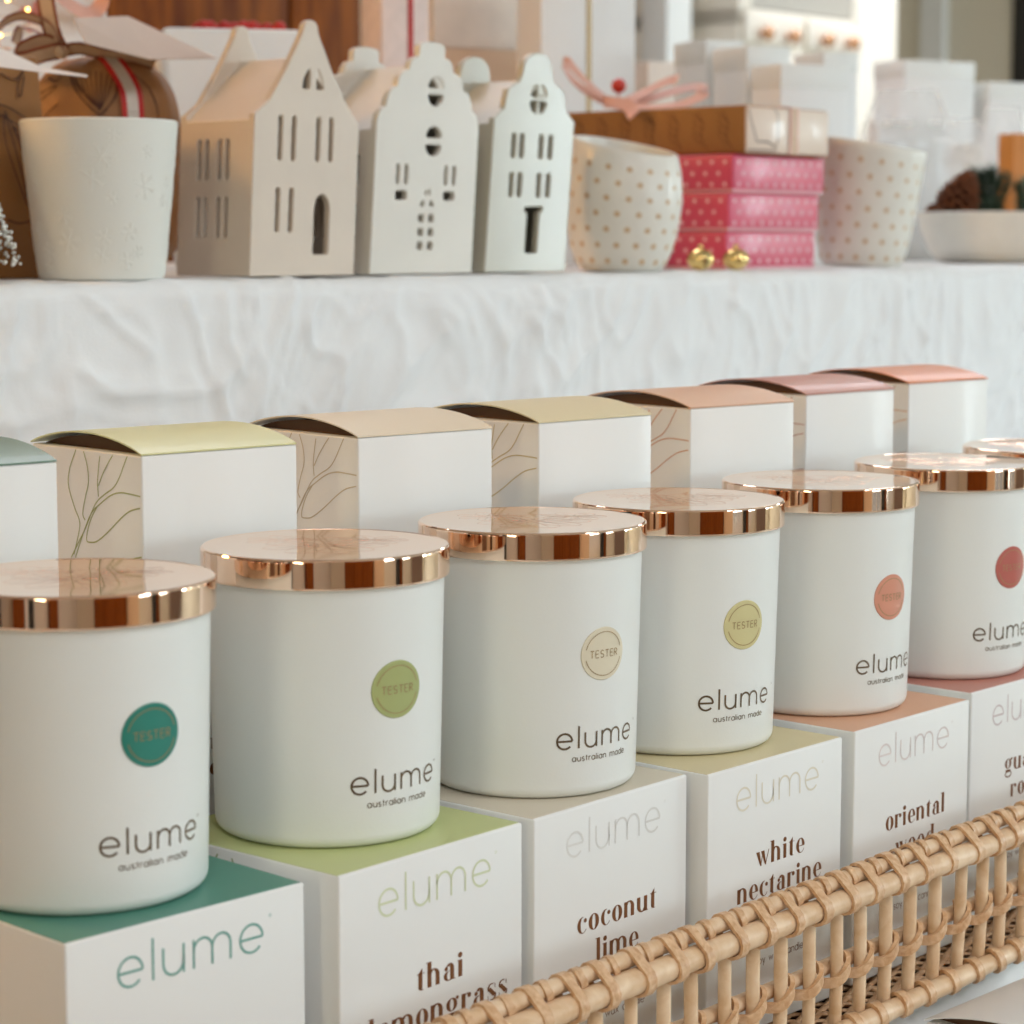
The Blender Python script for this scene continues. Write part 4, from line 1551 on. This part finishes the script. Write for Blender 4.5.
# fairy lights
fw = thing('fairy_lights', 'string of warm fairy lights at the far left behind the gift tags', 'lights', Vector((at(18, 200, 13.3).x, at(18, 200, 13.3).y, RISER + .0003)), 0)
bm = NB(); bb = NB()
pts = []
for k in range(24):
    pts.append(Vector((.021 * math.sin(k * 2.4) - .002, .012 * math.cos(k * 1.7), .085 + k * .006)))
tube(bm, [Vector((0, 0, 0.001))] + pts, .0003, 5)
for p_ in pts:
    bmesh.ops.create_icosphere(bb, subdivisions=2, radius=.0016, matrix=Matrix.Translation(p_ + Vector((0, -.002, 0))))
obj('wire', bm, M_GOLD, fw)
obj('bulbs', bb, M_BULB, fw, 60)
bm = NB()
rbox(bm, 8.0, 10.3, 16.2, 16.9, RISER + .0003, RISER + .27, .003)
tag(obj('peach_gift_box', bm, M_PEACHCARD, None, 40), 'tall peach gift box at the top left corner behind the fairy lights', 'box')


def giftbox(label, s0, s1, t0, t1, h, m, ribbon=None, rs=.5, name='gift_box', group=None, yaw=0.0, rw=.008, base=0.0):
    c = W((s0 + s1) / 2, t0, RISER + .0003 + base)
    t = thing(name, label, 'box', c, TH + yaw, group)
    w, d = (s1 - s0) * U, (t1 - t0) * U
    bm = NB()
    box(bm, -w / 2, w / 2, 0, d, 0, h, .0015, 2)
    obj('box_body', bm, m, t, 40)
    if ribbon:
        bm = NB()
        x = -w / 2 + w * rs
        band(bm, [Vector((x, -.0006, 0.001)), Vector((x, -.0006, h + .0004)), Vector((x, d / 2, h + .0008)), Vector((x, d + .0006, h + .0004))], Vector((1, 0, 0)), rw, .0005)
        obj('ribbon', bm, ribbon, t)
    return t


M_BLUSH = mat('blush_floral_paper', RGB(234, 214, 206), .5, var=.06, vscale=90)
M_PALEPK = mat('pale_wrapped_paper', RGB(238, 226, 214), .5, var=.05, vscale=40)
def facing(name, lab, pa, pb, t, py, dd, m, group=None, base=RISER + .0003, ribbon=None, rs=.5, rw=.005, lid=None, yaw=.48):
    """upright box standing at depth t and reaching the seen height py"""
    A, B = at(pa, py, t), at(pb, py, t)
    wid = (pb - pa) / 2327.43 * A.y * 1.08
    h = A.z - base
    o = thing(name, lab, 'box', Vector((A.x, A.y, base)), yaw, group)
    bm = NB(); box(bm, 0, wid, 0, dd, 0, h, .0015, 2); obj('box_body', bm, m, o, 40)
    if lid:
        bm = NB(); box(bm, -.0006, wid + .0006, -.0006, dd + .0006, h - .022, h + .0006, .001, 2); obj('lid', bm, lid, o, 40)
    if ribbon:
        bm = NB()
        x = wid * rs
        band(bm, [Vector((x, -.0006, 0.001)), Vector((x, -.0006, h + .0004)), Vector((x, dd / 2, h + .0008)), Vector((x, dd + .0006, h + .0004))], Vector((1, 0, 0)), rw, .0005)
        obj('ribbon', bm, ribbon, o)
    return A.z


facing('gift_box', 'tall blush gift box with red ribbon behind the scalloped ceramic house', 381, 429, 14.6, -70, .045, M_BLUSH, ribbon=M_RED, rs=.60)
zc_ = facing('gift_box', 'wide beige carton behind the sage ceramic house', 430, 569, 16.0, 47, .10, M_PEACHCARD)
facing('paper_package', 'pale printed package standing on the wide beige carton', 433, 536, 16.0, -50, .08, M_PALEPK, base=zc_ + .0003)
facing('paper_package', 'tall white package with gold ribbon behind the pink bow', 541, 641, 14.5, -60, .05, M_WHITEG, ribbon=M_GOLDP, rs=.5, rw=.005)
facing('gift_box', 'small pale carton beside the tall white package behind the pink bow', 648, 704, 15.2, 61, .06, M_PALEPK)

facing('wooden_block', 'orange wooden block standing at the right edge behind the dish', 1014, 1062, 14.3, 133, .03, M_ORANGE)
# white cartons and cellophane bags to the right, behind the pots
spec = [  # px of the left and right edge as seen, t, height px, depth
    (706, 747, 13.9, 40, .06, 'tall white carton left of the row behind the wrapped present'),
    (747, 794, 13.2, 46, .06, 'white carton just right of the leftmost one behind the wrapped present'),
    (781, 856, 12.6, 64, .05, 'broad white carton behind the right end of the wrapped present'),
    (824, 862, 15.0, 52, .06, 'white carton half hidden behind the broad white carton'),
    (905, 985, 17.0, 60, .07, 'large white carton highest at right behind the cellophane bags'),
    (990, 1060, 16.4, 82, .05, 'white carton at the right edge of the photo behind the greenery'),
]
for (pa, pb, t, py, dd, lab) in spec:
    facing('white_carton', lab, pa, pb, t, py, dd, M_WHITEG, group='white cartons at the back right', lid=M_WTRIM)


def cello(label, s, t, w, d, h, fillm, seed):
    r = random.Random(seed)
    th = thing('cellophane_bag', label, 'bag', Vector((at(s, 255, t).x, at(s, 255, t).y, RISER + .0004)), .25, 'cellophane gift bags')
    bm = NB()
    box(bm, -w / 2 + .006, w / 2 - .006, .006, d - .006, 0.001, h * .82, .004, 2)
    obj('contents', bm, fillm, th, 40)
    bm = NB()
    nx, nz = 16, 20
    rows = []
    for j in range(nz + 1):
        z = h * j / nz
        k = 1 if j < nz * .8 else 1 - .25 * (j - nz * .8) / (nz * .2)
        row = []
        per = []
        for i in range(nx):
            per.append((-w / 2 + w * i / nx, 0))
        for i in range(nx // 2):
            per.append((w / 2, d * i / (nx // 2)))
        for i in range(nx):
            per.append((w / 2 - w * i / nx, d))
        for i in range(nx // 2):
            per.append((-w / 2, d - d * i / (nx // 2)))
        for x, y in per:
            yy = d / 2 + (y - d / 2) * (1 if j < nz * .7 else 1 - .85 * (j - nz * .7) / (nz * .3))
            nz_ = noise.noise(Vector((x * 45 + seed, y * 45, z * 40)))
            row.append(bm.verts.new((x * k + .0035 * nz_, yy + .0035 * nz_, z)))
        rows.append(row)
    n = len(rows[0])
    for a, b in zip(rows[:-1], rows[1:]):
        for i in range(n):
            bm.faces.new((a[i], a[(i + 1) % n], b[(i + 1) % n], b[i]))
    obj('clear_wrap', bm, M_CELLO, th, 50)
    return th


cello('clear cellophane bag of white goods above the tapered dotted pot', 912, 13.5, .090, .045, .188, M_WHITEG, 1)
cello('clear cellophane bag behind the pine cones in the dish', 968, 14.0, .052, .04, .165, M_PALEPK, 2)
cello('clear cellophane bag at the right edge above the dark fir sprig', 1004, 15.6, .06, .03, .20, M_WHITEG, 3)

# ------------------------------------------------------------------ room
FZ = -.75
CZ = 1.95
RS0, RS1, RT0, RT1 = -26, 75, -32, 52
bm = NB(); rbox(bm, RS0, RS1, RT0, RT1, FZ - .05, FZ); struct('floor', bm, M_FLOOR)
bm = NB(); rbox(bm, RS0, RS1, RT0, RT1, CZ, CZ + .05); struct('ceiling', bm, M_CEIL)
bm = NB(); rbox(bm, RS0 - .5, RS1 + .5, RT1, RT1 + 1, FZ, CZ); struct('wall_back', bm, M_GREIGE)


def holed_wall(name, m, along, c0, c1, a0, a1, holes):
    """wall along 's' or 't' with rectangular openings (x0,x1,z0,z1)"""
    bm = NB()

    def add(x0, x1, z0, z1):
        if x1 - x0 < 1e-6 or z1 - z0 < 1e-6:
            return
        if along == 's':
            rbox(bm, x0, x1, c0, c1, z0, z1)
        else:
            rbox(bm, c0, c1, x0, x1, z0, z1)
    x = a0
    for (h0, h1, z0, z1) in holes:
        add(x, h0, FZ, CZ)
        add(h0, h1, FZ, z0)
        add(h0, h1, z1, CZ)
        x = h1
    add(x, a1, FZ, CZ)
    return struct(name, bm, m)


WR = [(-27, -22, .0, 1.65), (-12, -7, .0, 1.65), (4, 9, .0, 1.65)]
holed_wall('wall_right', M_CREAMW, 't', RS1, RS1 + 1, RT0 - .5, RT1 + .5, WR)
WF = [(12.6, 21.2, -.3, 1.65), (27, 37, -.3, 1.65), (62, 74, .0, 1.65)]
holed_wall('wall_front', M_CREAMW, 's', RT0 - 1, RT0, RS0 - .5, RS1 + .5, WF)
WL = [(-9.6, -2.6, .0, 1.65)]  # opening added to let in fill from the left, no window known here
holed_wall('wall_left', M_WARMW, 't', RS0 - 1, RS0, RT0 - .5, RT1 + .5, WL)
wn = thing('window_9', 'added white framed fill window in the left wall', 'window', (0, 0, 0)); wn['kind'] = 'structure'
bm = NB()
for a, b, c, d in ((-9.6, -9.0, 0, 1.65), (-3.2, -2.6, 0, 1.65), (-9.0, -3.2, 0, .06), (-9.0, -3.2, 1.59, 1.65)):
    rbox(bm, RS0 - .8, RS0 - .1, a, b, c, d)
obj('window_frame', bm, M_WTRIM, wn)
wi = 1
for (h0, h1, z0, z1) in WR:
    wn = thing('window_%d' % wi, 'white framed window in the right wall', 'window', (0, 0, 0)); wn['kind'] = 'structure'
    bm = NB()
    for a, b, c, d in ((h0, h0 + .6, z0, z1), (h1 - .6, h1, z0, z1), (h0 + .6, h1 - .6, z0, z0 + .06), (h0 + .6, h1 - .6, z1 - .06, z1), ((h0 + h1) / 2 - .25, (h0 + h1) / 2 + .25, z0 + .06, z1 - .06)):
        rbox(bm, RS1 + .1, RS1 + .8, a, b, c, d)
    obj('window_frame', bm, M_WTRIM, wn)
    wi += 1
for (h0, h1, z0, z1) in WF:
    wn = thing('window_%d' % wi, 'white framed window in the front wall', 'window', (0, 0, 0)); wn['kind'] = 'structure'
    bm = NB()
    for a, b, c, d in ((h0, h0 + .6, z0, z1), (h1 - .6, h1, z0, z1), (h0 + .6, h1 - .6, z0, z0 + .06), (h0 + .6, h1 - .6, z1 - .06, z1), ((h0 + h1) / 2 - .25, (h0 + h1) / 2 + .25, z0 + .06, z1 - .06)):
        rbox(bm, a, b, RT0 - .8, RT0 - .1, c, d)
    obj('window_frame', bm, M_WTRIM, wn)
    wi += 1

# white upright trims on the back wall, seen blurred at top right
for k, (s0, s1) in enumerate(((54.2, 55.9), (72.6, 74.2))):
    bm = NB(); rbox(bm, s0, s1, RT1 - .5, RT1, FZ, CZ, .004); struct('trim_%d' % (k + 1), bm, M_WTRIM)
bm = NB(); rbox(bm, RS1 - .4, RS1, 43.9, 44.9, FZ, CZ, .004); struct('trim_3', bm, M_WTRIM)
bm = NB(); rbox(bm, RS1 - .3, RS1, 40.4, 41.2, FZ, CZ, .004); struct('trim_4', bm, M_BLACK)
# white hutch with knobs
hu = thing('white_hutch', 'white hutch with grey panel and four copper knobs, far back at top right', 'cabinet', W(42.3, 30, FZ), TH)
HW = .485
bm = NB(); box(bm, 0, HW, 0, .35, 0, 1.60, .003); box(bm, 0, .05, 0, .33, 1.56, 2.3, .003); box(bm, HW - .03, HW, 0, .33, 1.56, 2.3, .003); box(bm, 0.05, HW - .03, .30, .33, 1.56, 2.3); box(bm, 0, HW, 0, .33, 2.3, 2.34, .003)
obj('carcass', bm, M_HUTCH, hu, 40)
bm = NB(); box(bm, .05, HW - .03, .002, .03, 1.603, 2.295, .002); obj('grey_door', bm, M_GREYP, hu, 40)
for d in range(2):
    x0 = .012 + d * (HW / 2)
    bm = NB(); box(bm, x0, x0 + HW / 2 - .02, -.014, 0, 1.525, 1.588, .003); dr = obj('drawer', bm, M_HUTCH, hu, 40)
    for q in (.25, .72):
        bm = NB()
        xk = x0 + (HW / 2 - .02) * q
        lathe(bm, [(0, 0), (.006, 0), (.006, .008), (.015, .014), (.017, .022), (.012, .029), (0, .031)], 24)
        bmesh.ops.transform(bm, matrix=Matrix.Translation((xk, -.014, 1.545)) @ Matrix.Rotation(PI / 2, 4, 'X'), verts=bm.verts[:])
        obj('knob', bm, mat('knob_copper', RGB(222, 168, 128), .25, metal=.6), dr, 60)
for d in range(2):
    x0 = .012 + d * (HW / 2)
    bm = NB(); box(bm, x0, x0 + HW / 2 - .02, -.012, 0, .12, 1.512, .003); box(bm, x0 + .03, x0 + HW / 2 - .05, -.014, -.012, .2, 1.47, .001, mi=1)
    obj('door', bm, [M_HUTCH, M_GREYP], hu, 40)
# bright white door panel right of the hutch
bm = NB(); rbox(bm, 48.6, 51.3, 31.5, 32.2, FZ, CZ - .02, .004)
tag(obj('white_pillar', bm, M_HUTCH, None, 40), 'bright white upright post right of the knobbed hutch', 'post')
# small white post left of the hutch
bm = NB(); s_ = at(667, 30, 30.5).dot(E) / U; rbox(bm, s_, s_ + .9, 30.5, 31.2, FZ, CZ - .02, .004)
tag(obj('white_post', bm, M_WTRIM, None, 40), 'slim white post left of the knobbed hutch', 'post')

# amber wooden cupboard behind the houses
cb = thing('wooden_cupboard', 'amber wooden cupboard at the top behind the ceramic houses', 'cupboard', W(13.6, 20.2, FZ), TH)
bm = NB(); box(bm, 0, .70, .02, .45, 0, 2.2, .004); obj('carcass', bm, M_WOOD, cb, 40)
for a, b in ((.0, .29), (.295, .578)):
    bm = NB(); box(bm, a + .004, b, 0, .02, .06, 2.17, .003); obj('door', bm, M_WOOD, cb, 40)
bm = NB(); box(bm, .584, .70, 0, .02, .06, 2.17, .003); obj('side_stile', bm, M_WOOD, cb, 40)

# things behind the viewer that the copper lids mirror
def upright(name, lab, cat, s0, s1, t0, t1, m, z1=1.6):
    bm = NB(); rbox(bm, s0, s1, t0, t1, FZ + .0005, z1, .004)
    return tag(obj(name, bm, m, None, 40), lab, cat)


wd = thing('wooden_wardrobe', 'amber wooden wardrobe against the front wall behind the viewer', 'wardrobe', W(-11, RT0 + 5.2, FZ + .0005), TH)
bm = NB(); box(bm, 0, 1.65, -.5, 0, 0, 2.3, .005); obj('carcass', bm, M_WOOD, wd, 40)
for j in range(3):
    bm = NB(); box(bm, .01 + j * .547, .535 + j * .547, 0, .022, .1, 2.25, .004); dd = obj('door', bm, M_WOOD, wd, 40)
    bm = NB(); box(bm, .49 + j * .547, .51 + j * .547, .022, .04, 1.0, 1.2, .003); obj('handle', bm, M_BLACK, dd, 40)
upright('wooden_screen', 'light wooden screen beside the wardrobe behind the viewer', 'screen', 5.8, 12.0, RT0 + .3, RT0 + 4, M_RATTAN)
upright('dark_post', 'dark upright post between two windows behind the viewer', 'post', 21.7, 23.6, RT0 + .2, RT0 + 3, M_BLACK)
upright('wooden_post', 'amber wooden post beside the dark post behind the viewer', 'post', 24.0, 26.2, RT0 + .2, RT0 + 3, M_WOOD)
ct = NB()
nn_ = 120
rows = []
for k in range(nn_ + 1):
    s_ = 38 + 20 * k / nn_
    t_ = RT0 + 1.4 + .5 * math.sin(k * .75)
    rows.append([ct.verts.new(W(s_, t_ + q, z)) for q in (0, .12) for z in (FZ + .01, 1.75)])
for a, b in zip(rows[:-1], rows[1:]):
    for q in ((a[0], a[1], b[1], b[0]), (a[2], b[2], b[3], a[3]), (a[0], b[0], b[2], a[2]), (a[1], a[3], b[3], b[1])):
        ct.faces.new(q)
bmesh.ops.recalc_face_normals(ct, faces=ct.faces[:])
tag(obj('curtain', ct, mat('taupe_curtain', RGB(160, 138, 124), .8), None, 80), 'taupe curtain on the front wall behind the viewer', 'curtain')
upright('orange_cupboard', 'orange wooden cupboard on the left wall nearest the front wall', 'cupboard', RS0 + .2, RS0 + 3, -14, -10, M_WOOD)
upright('dark_post', 'dark upright post on the left wall', 'post', RS0 + .2, RS0 + 2, -2.2, -.2, M_BLACK)
upright('white_cupboard', 'white narrow cupboard on the left wall beside the dark post', 'cupboard', RS0 + .2, RS0 + 2.4, .4, 1.8, M_WTRIM)
upright('wooden_dresser', 'amber wooden dresser on the left wall level with the display', 'dresser', RS0 + .2, RS0 + 4, 2.2, 7.0, M_WOOD)
upright('wooden_bookcase', 'dark wooden bookcase on the left wall behind the display', 'bookcase', RS0 + .2, RS0 + 4, 13, 21, M_DWOOD)
upright('wooden_bookcase', 'amber wooden bookcase in the far left corner', 'bookcase', RS0 + .2, RS0 + 4, 21.5, 34, M_WOOD)

# ------------------------------------------------------------------ light
world = bpy.data.worlds.new('world')
scene.world = world
world.use_nodes = True
bg = world.node_tree.nodes['Background']
bg.inputs['Color'].default_value = (.84, .95, 1.0, 1)
bg.inputs['Strength'].default_value = .4


def area(name, loc, direction, sx, sy, power, col):
    L = bpy.data.lights.new(name, 'AREA')
    L.shape = 'RECTANGLE'; L.size = sx; L.size_y = sy; L.energy = power; L.color = col
    o = bpy.data.objects.new(name, L)
    COL.objects.link(o)
    o.location = loc
    o.rotation_euler = Vector(direction).to_track_quat('-Z', 'Z').to_euler()
    return o


P_RIGHT, C_RIGHT = 30, (.76, .93, 1.0)
P_FRONT, C_FRONT = 38, (.76, .93, 1.0)
P_FAR, C_FAR = 137, (.76, .93, 1.0)
for (h0, h1, z0, z1) in WR:
    area('window_or_fill_light', W(RS1 + .95, (h0 + h1) / 2, (z0 + z1) / 2), -E, (h1 - h0) * U - .12, z1 - z0 - .12, P_RIGHT, C_RIGHT)
for wk, (h0, h1, z0, z1) in enumerate(WF):
    area('window_or_fill_light', W((h0 + h1) / 2, RT0 - .9, (z0 + z1) / 2), N, (h1 - h0) * U - .12, z1 - z0 - .12, P_FAR if wk == 2 else P_FRONT, C_FAR if wk == 2 else C_FRONT)
P_PEND = 42
P_LEFT, C_LEFT = 26, (1.0, .91, .62)
P_CEIL, C_CEIL = 30, (.90, .91, .98)
for (h0, h1, z0, z1) in WL:  # warm side fill behind the added left window
    area('window_or_fill_light', W(RS0 - .95, (h0 + h1) / 2, (z0 + z1) / 2), E, (h1 - h0) * U - .12, z1 - z0 - .12, P_LEFT, C_LEFT)
for ck, (cs, ct_, pw) in enumerate(((-8, -14, 1), (14, -14, 1), (20, 24, .9), (52, 24, 1.4))):  # unseen panels added as fill over the viewer and the rear
    cl = thing('fill_panel', ('added ceiling fill panel over the viewer, left one', 'added ceiling fill panel over the viewer, right one', 'added ceiling fill panel behind the display, left one', 'added ceiling fill panel behind the display, right one')[ck], 'light', W(cs, ct_, CZ - .0402), TH, 'added ceiling fill panels')
    bm = NB()
    for a, b, c, d in ((-.62, .62, -.62, -.58), (-.62, .62, .58, .62), (-.62, -.58, -.58, .58), (.58, .62, -.58, .58)):
        box(bm, a, b, c, d, 0, .04, .002)
    obj('frame', bm, M_WTRIM, cl, 40)
    area('fill_panel_light', W(cs, ct_, CZ - .022), (0, 0, -1), 1.15, 1.15, P_CEIL * pw, C_CEIL)
# warm pendant lamp to the left above the display
pn = thing('pendant_lamp', 'warm pendant lamp hanging at the left out of view', 'lamp', W(1.0, 20.0, 1.05), 0)
bm = NB(); lathe(bm, [(.02, .16), (.06, .14), (.13, .0), (.128, .0), (.058, .137), (.0, .155)], 48); tube(bm, [(0, 0, .155), (0, 0, CZ - 1.05)], .003, 6)
obj('lamp_shade', bm, M_WTRIM, pn, 40)
PLt = bpy.data.lights.new('pendant_bulb', 'POINT'); PLt.energy = P_PEND; PLt.color = (1.0, .52, .16); PLt.shadow_soft_size = .11
po_ = bpy.data.objects.new('pendant_bulb', PLt); COL.objects.link(po_); po_.location = W(1.0, 20.0, 1.07)

# ------------------------------------------------------------------ camera
cam = bpy.data.cameras.new('camera')
co = bpy.data.objects.new('camera', cam)
COL.objects.link(co)
co.location = (0, 0, CAMZ)
co.rotation_euler = (PI / 2 - .116851, 0, 0)
cam.sensor_width = 36
cam.lens = 2327.43 / 1024 * 36
cam.clip_start = .01
cam.dof.use_dof = True
cam.dof.focus_distance = 0.99
cam.dof.aperture_fstop = 15.5
cam.dof.aperture_blades = 0
scene.camera = co
vs = scene.view_settings
vs.view_transform = 'Standard'
vs.look = 'None'
vs.gamma = 1
vs.use_curve_mapping = False
vs.exposure = -0.12
